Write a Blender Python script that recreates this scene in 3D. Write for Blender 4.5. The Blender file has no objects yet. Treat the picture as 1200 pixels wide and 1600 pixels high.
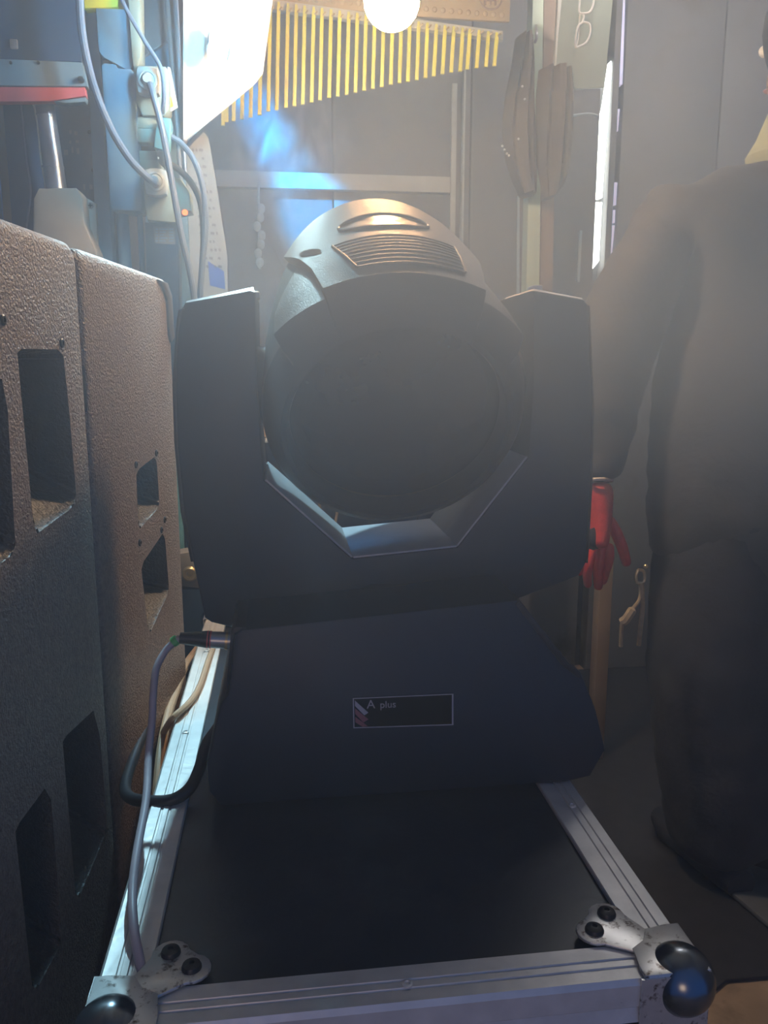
import bpy, bmesh, math, random
from mathutils import Vector, Matrix, noise
from mathutils.geometry import tessellate_polygon
from math import sin, cos, pi, radians
random.seed(7)
S = bpy.context.scene
COL = S.collection

# ------------------------------------------------------------------ camera
FPX, YAW, PIT = 1250.0, radians(7.3), radians(10.3)
CAM = Vector((0, 0, 1.07))
FW = Vector((sin(YAW)*cos(PIT), cos(YAW)*cos(PIT), -sin(PIT)))
RT = Vector((cos(YAW), -sin(YAW), 0))
UP = RT.cross(FW)
cd = bpy.data.cameras.new('camera'); cam = bpy.data.objects.new('camera', cd); COL.objects.link(cam)
cd.sensor_fit = 'VERTICAL'; cd.sensor_height = 24.0; cd.lens = FPX/1600*24.0
cd.clip_start = 0.02; cd.clip_end = 50
cam.matrix_world = Matrix.Translation(CAM) @ Matrix((RT, UP, -FW)).transposed().to_4x4()
S.camera = cam

# ------------------------------------------------------------------ world, exposure
S.view_settings.view_transform = 'Standard'; S.view_settings.look = 'None'
S.view_settings.gamma = 1.0; S.view_settings.use_curve_mapping = False
S.view_settings.exposure = 0.0
W = bpy.data.worlds.new('world'); S.world = W; W.use_nodes = True
W.node_tree.nodes['Background'].inputs[0].default_value = (0.10, 0.32, 1.0, 1)
W.node_tree.nodes['Background'].inputs[1].default_value = 0.34
cy = S.cycles
cy.use_denoising = True
try: cy.denoiser = 'OPENIMAGEDENOISE'
except Exception: pass
cy.max_bounces = 6; cy.diffuse_bounces = 3; cy.glossy_bounces = 3; cy.transmission_bounces = 4
cy.volume_bounces = 1; cy.transparent_max_bounces = 8
cy.sample_clamp_indirect = 4.0; cy.caustics_reflective = False; cy.caustics_refractive = False
cy.volume_step_rate = 2.0; cy.volume_max_steps = 128

BULB_POWER, BULB_COL = 262.0, (1.0, 0.68, 0.38)
LAMP_POWER, LAMP_COL = 80.0, (0.28, 0.68, 1.0)
SPOT_POWER, SPOT_COL = 75.0, (0.42, 0.78, 1.0)
ADDED_BATTEN_POWER, ADDED_BATTEN_COL = 16.0, (0.95, 0.95, 1.0)
BEAM_POWER, BEAM_COL = 800.0, (0.0, 0.34, 1.0)
TUBE_POWER = 9.0
HAZE_DENSITY, HAZE_FRONT = 0.053, 31.0

# warm fill light added behind the camera to offset the blue world
def area(name, loc, target, size, power, col):
    l = bpy.data.lights.new(name, 'AREA'); l.shape = 'RECTANGLE'; l.size, l.size_y = size
    l.energy = power; l.color = col
    o = bpy.data.objects.new(name, l); COL.objects.link(o); o.location = loc
    o.rotation_euler = (Vector(target)-Vector(loc)).to_track_quat('-Z', 'Y').to_euler()
    return o
area('front_fill_light', (-0.35, -1.3, 1.0), (0.3, 0.6, 0.6), (0.5, 0.5), 3.0, (1.0, 0.68, 0.42))

# ------------------------------------------------------------------ helpers
def at(x, y, Y):                       # point seen at photo pixel (x, y), on the plane at depth Y
    r = FW + RT*((x-600)/FPX) + UP*((800-y)/FPX)
    return CAM + r*((Y-CAM.y)/r.y)
def atz(x, y, Z):
    r = FW + RT*((x-600)/FPX) + UP*((800-y)/FPX)
    return CAM + r*((Z-CAM.z)/r.z)

MATS = {}
def mat(name, col, rough=0.6, metal=0.0, var=0.12, scale=30, bump=0.0, bscale=200, emit=None, estr=0, stain=None, stain_scale=6, stain_amt=0.5, alpha=1.0, trans=0.0, kind='NOISE', spec=0.5, coat=0.0):
    if name in MATS: return MATS[name]
    m = bpy.data.materials.new(name); m.use_nodes = True
    nt = m.node_tree; b = nt.nodes['Principled BSDF']
    b.inputs['Roughness'].default_value = rough; b.inputs['Metallic'].default_value = metal
    b.inputs['Specular IOR Level'].default_value = spec; b.inputs['Coat Weight'].default_value = coat
    tc = nt.nodes.new('ShaderNodeTexCoord')
    nz = nt.nodes.new('ShaderNodeTexNoise'); nz.inputs['Scale'].default_value = scale; nz.inputs['Detail'].default_value = 5
    nt.links.new(tc.outputs['Object'], nz.inputs['Vector'])
    rp = nt.nodes.new('ShaderNodeValToRGB')
    rp.color_ramp.elements[0].position = 0.3; rp.color_ramp.elements[1].position = 0.7
    rp.color_ramp.elements[0].color = (*[c*(1-var) for c in col], 1)
    rp.color_ramp.elements[1].color = (*[min(1, c*(1+var)) for c in col], 1)
    nt.links.new(nz.outputs['Fac'], rp.inputs['Fac'])
    out = rp.outputs['Color']
    if stain:
        n2 = nt.nodes.new('ShaderNodeTexNoise'); n2.inputs['Scale'].default_value = stain_scale; n2.inputs['Detail'].default_value = 8
        n2.inputs['Roughness'].default_value = 0.7
        nt.links.new(tc.outputs['Object'], n2.inputs['Vector'])
        r2 = nt.nodes.new('ShaderNodeValToRGB'); r2.color_ramp.elements[0].position = 1-stain_amt; r2.color_ramp.elements[1].position = min(1, 1.12-stain_amt)
        nt.links.new(n2.outputs['Fac'], r2.inputs['Fac'])
        mx = nt.nodes.new('ShaderNodeMixRGB'); mx.inputs['Color2'].default_value = (*stain, 1)
        nt.links.new(r2.outputs['Color'], mx.inputs['Fac']); nt.links.new(out, mx.inputs['Color1']); out = mx.outputs['Color']
    nt.links.new(out, b.inputs['Base Color'])
    if bump:
        bz = nt.nodes.new('ShaderNodeTexVoronoi' if kind == 'VORONOI' else 'ShaderNodeTexNoise'); bz.inputs['Scale'].default_value = bscale
        nt.links.new(tc.outputs['Object'], bz.inputs['Vector'])
        bp = nt.nodes.new('ShaderNodeBump'); bp.inputs['Strength'].default_value = bump; bp.inputs['Distance'].default_value = 0.003
        nt.links.new(bz.outputs[0], bp.inputs['Height']); nt.links.new(bp.outputs['Normal'], b.inputs['Normal'])
    if emit:
        b.inputs['Emission Color'].default_value = (*emit, 1); b.inputs['Emission Strength'].default_value = estr
    if trans: b.inputs['Transmission Weight'].default_value = trans
    if alpha < 1: b.inputs['Alpha'].default_value = alpha
    MATS[name] = m; return m

def smooth_by_angle(me, ang=35):
    for p in me.polygons: p.use_smooth = True
    bm = bmesh.new(); bm.from_mesh(me)
    for e in bm.edges:
        if len(e.link_faces) == 2 and e.calc_face_angle(0) > radians(ang): e.smooth = False
    bm.to_mesh(me); bm.free()

def world_loc(o):
    v = Vector(o.location)
    while o.parent: o = o.parent; v += Vector(o.location)
    return v

def obj(name, bm, m, parent=None, ang=35, label=None, cat=None, group=None, kind=None, flat=False):
    """world-space bmesh -> object; a top-level mesh gets its origin at its own base centre."""
    bmesh.ops.recalc_face_normals(bm, faces=bm.faces[:])
    if parent: org = world_loc(parent)
    else:
        xs = [v.co for v in bm.verts]
        lo = Vector([min(c[i] for c in xs) for i in range(3)]); hi = Vector([max(c[i] for c in xs) for i in range(3)])
        org = Vector(((lo.x+hi.x)/2, (lo.y+hi.y)/2, lo.z))
    for v in bm.verts: v.co -= org
    me = bpy.data.meshes.new(name); bm.to_mesh(me); bm.free()
    if not flat: smooth_by_angle(me, ang)
    if m: me.materials.append(m)
    o = bpy.data.objects.new(name, me); COL.objects.link(o)
    if parent: o.parent = parent
    else: o.location = org
    if label: o['label'] = label
    if cat: o['category'] = cat
    if group: o['group'] = group
    if kind: o['kind'] = kind
    return o

def thing(name, label, cat, loc, group=None):
    o = bpy.data.objects.new(name, None); COL.objects.link(o); o.location = loc; o.empty_display_size = 0.05
    o['label'] = label; o['category'] = cat
    if group: o['group'] = group
    return o

def B(): return bmesh.new()

def add_box(bm, lo, hi, bev=0.0, rot=None, seg=2):
    r = bmesh.ops.create_cube(bm, size=1.0); vs = r['verts']
    c = (Vector(lo)+Vector(hi))/2; d = Vector(hi)-Vector(lo)
    for v in vs: v.co = Vector((v.co.x*d.x, v.co.y*d.y, v.co.z*d.z))
    if bev:
        es = list({e for v in vs for e in v.link_edges})
        r2 = bmesh.ops.bevel(bm, geom=es, offset=min(bev, min(d)*0.45), segments=seg, profile=0.5, affect='EDGES')
        vs = list({v for f in r2['faces'] for v in f.verts} | {v for v in vs if v.is_valid})
    for v in vs:
        if rot is not None: v.co = rot @ v.co
        v.co += c
    return bm
def box(lo, hi, bev=0.0, rot=None): return add_box(B(), lo, hi, bev, rot)

def add_prism(bm, pts, vec, bev=0.0):
    """closed planar polygon pts (3D) extruded along vec; bevelled rim"""
    pts = [Vector(p) for p in pts]; vec = Vector(vec); n = len(pts)
    a = [bm.verts.new(p) for p in pts]; b = [bm.verts.new(p+vec) for p in pts]
    tris = tessellate_polygon([pts])
    fa = []
    for t in tris:
        try: fa.append(bm.faces.new([a[i] for i in t]))
        except ValueError: pass
        try: fa.append(bm.faces.new([b[i] for i in reversed(t)]))
        except ValueError: pass
    for i in range(n):
        j = (i+1) % n; bm.faces.new((a[i], b[i], b[j], a[j]))
    bmesh.ops.recalc_face_normals(bm, faces=bm.faces[:])
    if bev:
        es = []
        for ring in (a, b):
            for i in range(n):
                e = bm.edges.get((ring[i], ring[(i+1) % n]))
                if e: es.append(e)
        bmesh.ops.dissolve_limit(bm, angle_limit=radians(1), verts=bm.verts[:], edges=[e for e in bm.edges if e not in set(es)])
        es = [e for e in es if e.is_valid]
        bmesh.ops.bevel(bm, geom=es, offset=bev, segments=2, profile=0.5, affect='EDGES')
    return bm
def prism(pts, vec, bev=0.0): return add_prism(B(), pts, vec, bev)

def spline(pts, n=8):
    pts = [Vector(p) for p in pts]; out = []
    P = [pts[0]*2-pts[1]] + pts + [pts[-1]*2-pts[-2]]
    for i in range(1, len(P)-2):
        p0, p1, p2, p3 = P[i-1:i+3]
        for k in range(n):
            t = k/n
            out.append(0.5*((2*p1)+(p2-p0)*t+(2*p0-5*p1+4*p2-p3)*t*t+(3*p1-p0-3*p2+p3)*t**3))
    out.append(pts[-1]); return out

def add_tube(bm, pts, r, seg=10, closed=False, cap=True):
    pts = [Vector(p) for p in pts]; n = len(pts); rings = []
    rr = r if isinstance(r, (list, tuple)) else [r]*n
    up = None
    for i, p in enumerate(pts):
        if closed: t = pts[(i+1) % n]-pts[i-1]
        else: t = pts[min(i+1, n-1)]-pts[max(i-1, 0)]
        t.normalize()
        if up is None:
            up = Vector((0, 0, 1)) if abs(t.z) < 0.9 else Vector((1, 0, 0))
        u = t.cross(up).normalized(); up = u.cross(t).normalized()
        rings.append([bm.verts.new(p+(u*cos(2*pi*k/seg)+up*sin(2*pi*k/seg))*rr[i]) for k in range(seg)])
    m = n if closed else n-1
    for i in range(m):
        a, b = rings[i], rings[(i+1) % n]
        for k in range(seg):
            bm.faces.new((a[k], a[(k+1) % seg], b[(k+1) % seg], b[k]))
    if cap and not closed:
        bm.faces.new(rings[0][::-1]); bm.faces.new(rings[-1])
    return bm
def tube(pts, r, seg=10, **k): return add_tube(B(), pts, r, seg, **k)

def add_cyl(bm, p, q, r, seg=20): return add_tube(bm, [p, q], r, seg)

def add_lathe(bm, prof, org, axis=(0, 0, 1), seg=32):
    """prof: (radius, height) pairs along axis"""
    q = Vector((0, 0, 1)).rotation_difference(Vector(axis)); org = Vector(org); rings = []
    for r, h in prof:
        if r < 1e-6: rings.append([bm.verts.new(org+q @ Vector((0, 0, h)))])
        else: rings.append([bm.verts.new(org+q @ Vector((r*cos(2*pi*k/seg), r*sin(2*pi*k/seg), h))) for k in range(seg)])
    for a, b in zip(rings, rings[1:]):
        if len(a) == 1 and len(b) == 1: continue
        for k in range(seg):
            j = (k+1) % seg
            if len(a) == 1: bm.faces.new((a[0], b[j], b[k]))
            elif len(b) == 1: bm.faces.new((a[k], a[j], b[0]))
            else: bm.faces.new((a[k], a[j], b[j], b[k]))
    return bm
def lathe(prof, org, axis=(0, 0, 1), seg=32): return add_lathe(B(), prof, org, axis, seg)

def add_ball(bm, c, r, sub=3, sc=(1, 1, 1)):
    rr = bmesh.ops.create_icosphere(bm, subdivisions=sub, radius=r)
    for v in rr['verts']: v.co = Vector((v.co.x*sc[0], v.co.y*sc[1], v.co.z*sc[2]))+Vector(c)
    return bm

def pxpoly(pts, Y): return [at(x, y, Y) for x, y in pts]
def pxbox(x0, y0, x1, y1, Y, depth, bev=0.003):
    """box whose front face spans the given photo rectangle on the plane at depth Y"""
    a, b = at(x0, y1, Y), at(x1, y0, Y)
    return box((a.x, Y, a.z), (b.x, Y+depth, b.z), bev)

def text_bm(s, size, org, right, up, depth=0.0006, spacing=1.0):
    cu = bpy.data.curves.new('writing', 'FONT'); cu.body = s; cu.size = size; cu.extrude = depth/size*size; cu.space_character = spacing
    o = bpy.data.objects.new('writing', cu); COL.objects.link(o)
    dg = bpy.context.evaluated_depsgraph_get(); me = bpy.data.meshes.new_from_object(o.evaluated_get(dg))
    bpy.data.objects.remove(o); bpy.data.curves.remove(cu)
    bm = B(); bm.from_mesh(me); bpy.data.meshes.remove(me)
    right, up = Vector(right).normalized(), Vector(up).normalized(); nn = right.cross(up)
    for v in bm.verts: v.co = Vector(org)+right*v.co.x+up*v.co.y+nn*v.co.z
    return bm

# ------------------------------------------------------------------ materials
M = dict(
 wall=mat('painted_metal_wall', (0.15, 0.155, 0.165), 0.6, var=0.08, scale=5, stain=(0.10, 0.095, 0.085), stain_scale=3, stain_amt=0.45),
 wallside=mat('dark_blue_panel', (0.045, 0.10, 0.19), 0.6, var=0.1, scale=6),  # deepened blue carries the cold light on this side
 floor=mat('dusty_plywood', (0.36, 0.25, 0.16), 0.7, var=0.18, scale=14, stain=(0.20, 0.14, 0.09), stain_scale=5, stain_amt=0.45),
 ceil=mat('ceiling_paint', (0.14, 0.14, 0.14), 0.8),
 trim=mat('pale_trim_paint', (0.55, 0.58, 0.55), 0.5, var=0.08),
 post=mat('pale_green_paint', (0.55, 0.66, 0.50), 0.5, var=0.1, scale=10),
 brown=mat('brown_board', (0.28, 0.20, 0.14), 0.6, var=0.15, scale=9),
 blackpl=mat('black_plastic', (0.018, 0.019, 0.021), 0.42, var=0.1, scale=60, bump=0.12, bscale=900),
 shell=mat('black_shell_warm_lit', (0.105, 0.078, 0.048), 0.42, var=0.12, scale=120, bump=0.35, bscale=700),  # golden tint carries the bulb's warm light on black plastic
 lit_pale=mat('pale_lit_tone', (0.42, 0.43, 0.44), 0.38, 0.2, var=0.06, scale=60),  # pale tone stands in for light on the fixture's black faces
 dark=mat('black_void', (0.006, 0.006, 0.007), 0.9, spec=0.1),
 lens=mat('dark_lens', (0.012, 0.013, 0.018), 0.12, var=0.05),
 yoke=mat('black_paint_blue_veil', (0.008, 0.016, 0.030), 0.48, var=0.1, scale=40, bump=0.05, bscale=600),  # navy tint stands in for the bluish veil over black paint
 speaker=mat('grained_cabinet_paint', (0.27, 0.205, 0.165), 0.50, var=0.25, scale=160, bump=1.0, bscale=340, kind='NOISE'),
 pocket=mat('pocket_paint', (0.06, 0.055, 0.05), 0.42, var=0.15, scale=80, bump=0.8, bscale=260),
 rubber=mat('grey_edge_strip', (0.10, 0.09, 0.085), 0.5, var=0.12),
 alu=mat('scratched_aluminium', (0.72, 0.69, 0.64), 0.42, 0.35, var=0.10, scale=40, bump=0.15, bscale=90, stain=(0.20, 0.15, 0.10), stain_scale=38, stain_amt=0.34),
 zinc=mat('worn_zinc', (0.70, 0.69, 0.66), 0.35, 0.7, var=0.08, scale=60, stain=(0.10, 0.06, 0.035), stain_scale=110, stain_amt=0.46),
 chrome=mat('dull_chrome', (0.20, 0.22, 0.24), 0.24, 0.9, var=0.15, scale=25, stain=(0.06, 0.05, 0.05), stain_scale=45, stain_amt=0.40),
 laminate=mat('black_laminate', (0.020, 0.024, 0.032), 0.34, var=0.35, scale=9, bump=0.08, bscale=120, stain=(0.036, 0.038, 0.042), stain_scale=7, stain_amt=0.46),  # slight navy in the black holds the blue cast of the shadows
 rubbermat=mat('black_rubber_mat', (0.022, 0.022, 0.026), 0.7, var=0.2),
 rivet=mat('black_rivet', (0.03, 0.028, 0.027), 0.4, 0.3),
 cream=mat('aged_white_plastic', (0.33, 0.42, 0.38), 0.45, var=0.08, stain=(0.27, 0.23, 0.16), stain_scale=18, stain_amt=0.4),  # greenish-blue shift is lamp light put into the white
 white=mat('white_plastic', (0.46, 0.56, 0.60), 0.4, var=0.05),
 trunk=mat('trunking_pvc', (0.13, 0.28, 0.42), 0.45, var=0.06, scale=20, stain=(0.11, 0.20, 0.28), stain_scale=22, stain_amt=0.38),  # cold lamp light mixed into the colour as blue
 pipe=mat('galvanised_pipe', (0.26, 0.32, 0.40), 0.32, 0.6, var=0.12, scale=20),
 beige=mat('beige_box', (0.34, 0.31, 0.27), 0.5, var=0.08, stain=(0.24, 0.20, 0.16), stain_scale=10, stain_amt=0.36),
 greycable=mat('grey_cable', (0.17, 0.23, 0.32), 0.42, var=0.08),  # grey pushed to blue to carry the cold lamp light
 pinkcable=mat('signal_cable', (0.46, 0.40, 0.42), 0.42, var=0.08),
 blackcable=mat('black_cable', (0.018, 0.018, 0.02), 0.38, var=0.1),
 tancable=mat('tan_cable', (0.42, 0.28, 0.17), 0.5, var=0.1),
 yellow=mat('yellow_plastic', (0.74, 0.72, 0.05), 0.4, var=0.06),
 creamboard=mat('cream_board', (0.42, 0.34, 0.19), 0.6, var=0.08),
 posterpaper=mat('poster_paper', (0.34, 0.38, 0.40), 0.8, var=0.05),
 paper=mat('white_paper', (0.86, 0.88, 0.88), 0.8, var=0.03),
 print_=mat('grey_print', (0.12, 0.14, 0.19), 0.8), blue=mat('blue_print', (0.05, 0.14, 0.55), 0.7),
 red=mat('red_stripe', (0.55, 0.10, 0.11), 0.5), shelf=mat('steel_lip', (0.22, 0.32, 0.38), 0.4, 0.3, var=0.08),
 screen=mat('dark_cabinet', (0.022, 0.055, 0.11), 0.3, var=0.15, scale=8),  # blue in the dark colour stands for cold light
 jacket=mat('dark_grey_cloth', (0.055, 0.052, 0.052), 0.85, var=0.25, scale=12, bump=0.4, bscale=60),
 trousers=mat('charcoal_trousers', (0.030, 0.030, 0.036), 0.9, var=0.25, scale=14, bump=0.4, bscale=70),
 skin=mat('skin', (0.45, 0.28, 0.20), 0.55, var=0.08),
 collar=mat('yellow_green_cloth', (0.40, 0.42, 0.24), 0.8, var=0.08),
 glove=mat('red_glove', (0.70, 0.05, 0.05), 0.6, var=0.12, scale=80, bump=0.25, bscale=300),
 glovedark=mat('grey_glove_palm', (0.05, 0.045, 0.05), 0.55, var=0.1),
 hem=mat('white_hem', (0.75, 0.62, 0.55), 0.8), hair=mat('black_hair', (0.015, 0.013, 0.012), 0.6),
 shoe=mat('grey_shoe', (0.10, 0.105, 0.11), 0.7, var=0.12), brass=mat('brass', (0.62, 0.48, 0.26), 0.35, 0.8),
 rope=mat('tan_rope', (0.36, 0.27, 0.17), 0.85, var=0.2, scale=80),
 coat=mat('brown_coat', (0.15, 0.125, 0.10), 0.8, var=0.25, scale=9, bump=0.3, bscale=50),
 pouch=mat('clear_pouch', (0.42, 0.50, 0.42), 0.25, var=0.06, alpha=0.55),
 frame=mat('white_frame', (0.78, 0.78, 0.74), 0.4),
 green=mat('green_tape', (0.12, 0.55, 0.16), 0.5), cyan=mat('cyan_plastic', (0.16, 0.42, 0.46), 0.45),
 ring=mat('red_ring', (0.62, 0.12, 0.12), 0.45), silver=mat('grey_print_line', (0.42, 0.40, 0.44), 0.5),
 redgrey=mat('dull_red_print', (0.30, 0.10, 0.12), 0.5), wood=mat('pale_wood', (0.52, 0.34, 0.18), 0.6, var=0.2, scale=25),
 steel=mat('shelf_steel', (0.17, 0.19, 0.22), 0.5, 0.2, var=0.1), screw=mat('screw_steel', (0.4, 0.4, 0.4), 0.35, 0.8),
 led=mat('orange_led', (0.9, 0.2, 0.05), 0.3, emit=(1.0, 0.16, 0.03), estr=4),
 day=mat('daylight_pane', (0.8, 0.9, 1.0), 0.3, emit=(0.80, 0.96, 1.0), estr=TUBE_POWER),
 daydim=mat('dim_daylight_pane', (0.6, 0.65, 0.9), 0.3, emit=(0.50, 0.56, 0.95), estr=0.9),
 amber=mat('dark_display', (0.02, 0.02, 0.016), 0.28, var=0.3, scale=60),
)

# ------------------------------------------------------------------ room shell
RX0, RX1, RY0, RY1, RH = -0.80, 1.75, -0.3, 2.6, 2.35
def struct(name, bm, m, label=None):
    o = obj(name, bm, m, kind='structure', label=label); return o
struct('floor', box((RX0-.1, -1.5, -0.1), (RX1+.1, RY1+.1, 0)), M['floor'], 'dusty tan plywood floor beside the flight case')
struct('ceiling', box((RX0-.1, RY0, RH), (RX1+.1, RY1+.1, RH+.1)), M['ceil'], 'plain grey ceiling above the workshop')
struct('wall_left', box((RX0-.1, RY0, 0), (RX0, RY1, RH)), M['wallside'], 'blue grey left wall behind the loudspeakers')
struct('wall_right', box((RX1, RY0, 0), (RX1+.1, RY1, RH)), M['wall'], 'grey right wall behind the worker')

# back wall: panels left and right of the slits that let the daylight in
Yb = RY1
def bx(px, y=250): return at(px, y, Yb).x
wb = struct('wall_back', box((RX0, Yb+0.06, 0), (RX1, Yb+0.12, RH)), M['wall'], 'grey sheet metal back wall in the haze')
s1a, s1b, s2a, s2b = bx(934), bx(952), bx(962), bx(969)
def seam(x0, x1): obj('panel', box((x0, Yb, 0.0), (x1, Yb+0.06, RH), 0.003), M['wall'], wb)
for x0, x1 in ((RX0, bx(520)-.002), (bx(520)+.002, bx(735)-.002), (bx(735)+.002, s1a), (s1b, s2a), (s2b, bx(1120)-.002), (bx(1120)+.002, RX1)): seam(x0, x1)
# the lit slits themselves
w1 = struct('window_1', prism([at(x, y, Yb+0.012) for x, y in ((955, 95), (956, 108), (951, 170), (941, 309), (931, 309), (938, 190), (945, 165))], (0, 0.03, 0)), M['day'], 'tall bright slit of daylight beside the pale post')
obj('pane', prism([at(x, y, Yb+0.012) for x, y in ((941, 316), (936, 408), (926, 420), (931, 316))], (0, 0.03, 0)), M['day'], w1)
w2 = struct('window_2', prism([at(x, y, Yb+0.012) for x, y in ((974, -40), (978, -40), (973, 132), (968, 132))], (0, 0.03, 0)), M['daydim'], 'thin bluish slit of daylight right of the bright slit')
for y0, y1, xa, xb in ((170, 205, 966, 963), (285, 320, 962, 960), (328, 348, 959, 958), (352, 405, 958, 953)):
    obj('pane', prism([at(xa-2, y0, Yb+0.012), at(xa+2.5, y0, Yb+0.012), at(xb+2.5, y1, Yb+0.012), at(xb-2, y1, Yb+0.012)], (0, 0.03, 0)), M['daydim'], w2)
w3 = struct('window_3', prism([at(x, y, Yb-0.006) for x, y in ((922, 497), (932, 497), (932, 530), (928, 560), (923, 560))], (0, 0.005, 0)), M['daydim'], 'small bright gap beside the fixture right arm')
# pale trim on the back wall
def pxtrim(n, x0, y0, x1, y1, Y, d, m, label): return struct(n, pxbox(x0, y0, x1, y1, Y, d), m, label)
pxtrim('trim_1', 330, 276, 704, 291, Yb-0.03, 0.03, M['trim'], 'pale horizontal rail on the back wall')
pxtrim('trim_2', 712, 108, 729, 900, Yb-0.03, 0.03, M['trim'], 'pale upright strip on the back wall')
pxtrim('trim_3', 703, 130, 707, 900, Yb-0.012, 0.012, M['trim'], 'thin upright conduit left of the pale strip')
struct('trim_4', prism(pxpoly(((833, -30), (850, -30), (836, 900), (812, 900)), 2.3), (0, 0.05, 0), 0.002), M['post'], 'pale green upright post beside the hanging coat')
struct('trim_5', prism(pxpoly(((850.5, -30), (872, -30), (856, 900), (837, 900)), 2.32), (0, 0.05, 0), 0.002), M['brown'], 'brown upright board right of the pale post')
struct('trim_6', prism(pxpoly(((809, 306), (812, 306), (812, 460), (808, 460)), Yb-0.02), (0, 0.01, 0)), M['white'], 'thin white conduit left of the pale post')
struct('trim_7', prism(pxpoly(((906, 360), (910, 360), (906, 440), (902, 440)), Yb-0.02), (0, 0.01, 0)), M['white'], 'short white conduit left of the bright slit')

# ------------------------------------------------------------------ haze
HAZE_ORIGIN = ((RX0+RX1)/2, (RY1-.40)/2, 0.003)
hb = box((RX0-.05, -0.45, 0.003), (RX1+.05, RY1+.05, RH-.003))
hm = bpy.data.materials.new('theatre_haze'); hm.use_nodes = True
nt = hm.node_tree; nt.nodes.clear()
ho = nt.nodes.new('ShaderNodeOutputMaterial'); hv = nt.nodes.new('ShaderNodeVolumeScatter')
hv.inputs['Color'].default_value = (0.62, 0.82, 1.0, 1); hv.inputs['Density'].default_value = HAZE_DENSITY; hv.inputs['Anisotropy'].default_value = 0.34
tc = nt.nodes.new('ShaderNodeTexCoord'); sx_ = nt.nodes.new('ShaderNodeSeparateXYZ'); mr = nt.nodes.new('ShaderNodeMapRange')
mr.inputs[1].default_value = 0.93; mr.inputs[2].default_value = 1.20; mr.inputs[3].default_value = HAZE_DENSITY*.02; mr.inputs[4].default_value = HAZE_DENSITY
nz = nt.nodes.new('ShaderNodeTexNoise'); nz.inputs['Scale'].default_value = 2.2; nz.inputs['Detail'].default_value = 2.0; nz.inputs['Distortion'].default_value = .6
m2 = nt.nodes.new('ShaderNodeMapRange'); m2.inputs[1].default_value = .35; m2.inputs[2].default_value = .68; m2.inputs[3].default_value = .45; m2.inputs[4].default_value = 1.6
mm = nt.nodes.new('ShaderNodeMath'); mm.operation = 'MULTIPLY'
nt.links.new(tc.outputs['Object'], sx_.inputs[0]); nt.links.new(sx_.outputs['Z'], mr.inputs[0]); nt.links.new(tc.outputs['Object'], nz.inputs['Vector'])
nt.links.new(nz.outputs['Fac'], m2.inputs[0]); nt.links.new(mr.outputs[0], mm.inputs[0]); nt.links.new(m2.outputs[0], mm.inputs[1]); m3 = nt.nodes.new('ShaderNodeMapRange'); m3.inputs[1].default_value = .65; m3.inputs[2].default_value = 1.10; m3.inputs[3].default_value = HAZE_FRONT; m3.inputs[4].default_value = 1.0   # haze thickened towards the camera, also standing in for lens veil
m4 = nt.nodes.new('ShaderNodeMath'); m4.operation = 'MULTIPLY'
ofs = nt.nodes.new('ShaderNodeVectorMath'); ofs.operation = 'ADD'; ofs.inputs[1].default_value = HAZE_ORIGIN
nt.links.new(tc.outputs['Object'], ofs.inputs[0]); nt.links.new(ofs.outputs[0], sx_.inputs[0]); nt.links.new(sx_.outputs['Y'], m3.inputs[0])
m5 = nt.nodes.new('ShaderNodeMapRange'); m5.inputs[1].default_value = -.16; m5.inputs[2].default_value = .02; m5.inputs[3].default_value = 1.0
m6 = nt.nodes.new('ShaderNodeMapRange'); m6.inputs[1].default_value = 1.12; m6.inputs[2].default_value = 1.34; m6.inputs[3].default_value = 1.0; m6.inputs[4].default_value = .15
m7 = nt.nodes.new('ShaderNodeMath'); m7.operation = 'MULTIPLY'
nt.links.new(sx_.outputs['Z'], m6.inputs[0]); nt.links.new(m3.outputs[0], m7.inputs[0]); nt.links.new(m6.outputs[0], m7.inputs[1])
nt.links.new(sx_.outputs['X'], m5.inputs[0]); nt.links.new(m7.outputs[0], m5.inputs[4])
nt.links.new(mm.outputs[0], m4.inputs[0]); nt.links.new(m5.outputs[0], m4.inputs[1]); nt.links.new(m4.outputs[0], hv.inputs['Density'])
nt.links.new(hv.outputs[0], ho.inputs['Volume'])
obj('haze', hb, hm, kind='stuff', label='thin grey stage haze filling the workshop', cat='haze')

# ------------------------------------------------------------------ flight case
ZT = 0.61
CX0, CX1, CY0, CY1 = -0.149, 0.317, 0.506, 1.50
case = thing('flight_case', 'black laminate flight case with aluminium edges under the moving light', 'case', ((CX0+CX1)/2, (CY0+CY1)/2, 0.0))
obj('panel', box((CX0+.008, CY0+.008, 0.10), (CX1-.008, CY1-.008, ZT-.006)), M['laminate'], case)
def rail(axis, fixed, a, b, sgn, name='edge_rail'):
    """L extrusion with grooves on its top face; sgn points from the outer edge inward"""
    W = 0.040
    prof = [(0.0, -0.034), (0.0, -0.004), (0.003, 0.0), (0.013, 0.0), (0.0138, -0.0014), (0.0158, -0.0014), (0.0166, 0.0), (0.0215, 0.0), (0.0223, -0.0014), (0.0243, -0.0014), (0.0251, 0.0), (W-.001, -0.0002), (W, -0.0015), (W, -0.005), (0.004, -0.005), (0.004, -0.034)]
    prof = [(0.0, -0.036), (0.0018, -0.024), (0.0, -0.022), (0.0, -0.014)] + prof[1:-1] + [(0.004, -0.036)]
    if axis == 'y': pts = [(fixed+sgn*u, a, ZT+h) for u, h in prof]; vec = (0, b-a, 0)
    else: pts = [(a, fixed+sgn*u, ZT+h) for u, h in prof]; vec = (b-a, 0, 0)
    return obj(name, prism(pts, vec), M['alu'], case, ang=20)
rail('y', CX0, CY0+.03, CY1-.01, 1)
rail('y', CX1, CY0+.03, CY1-.01, -1)
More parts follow.
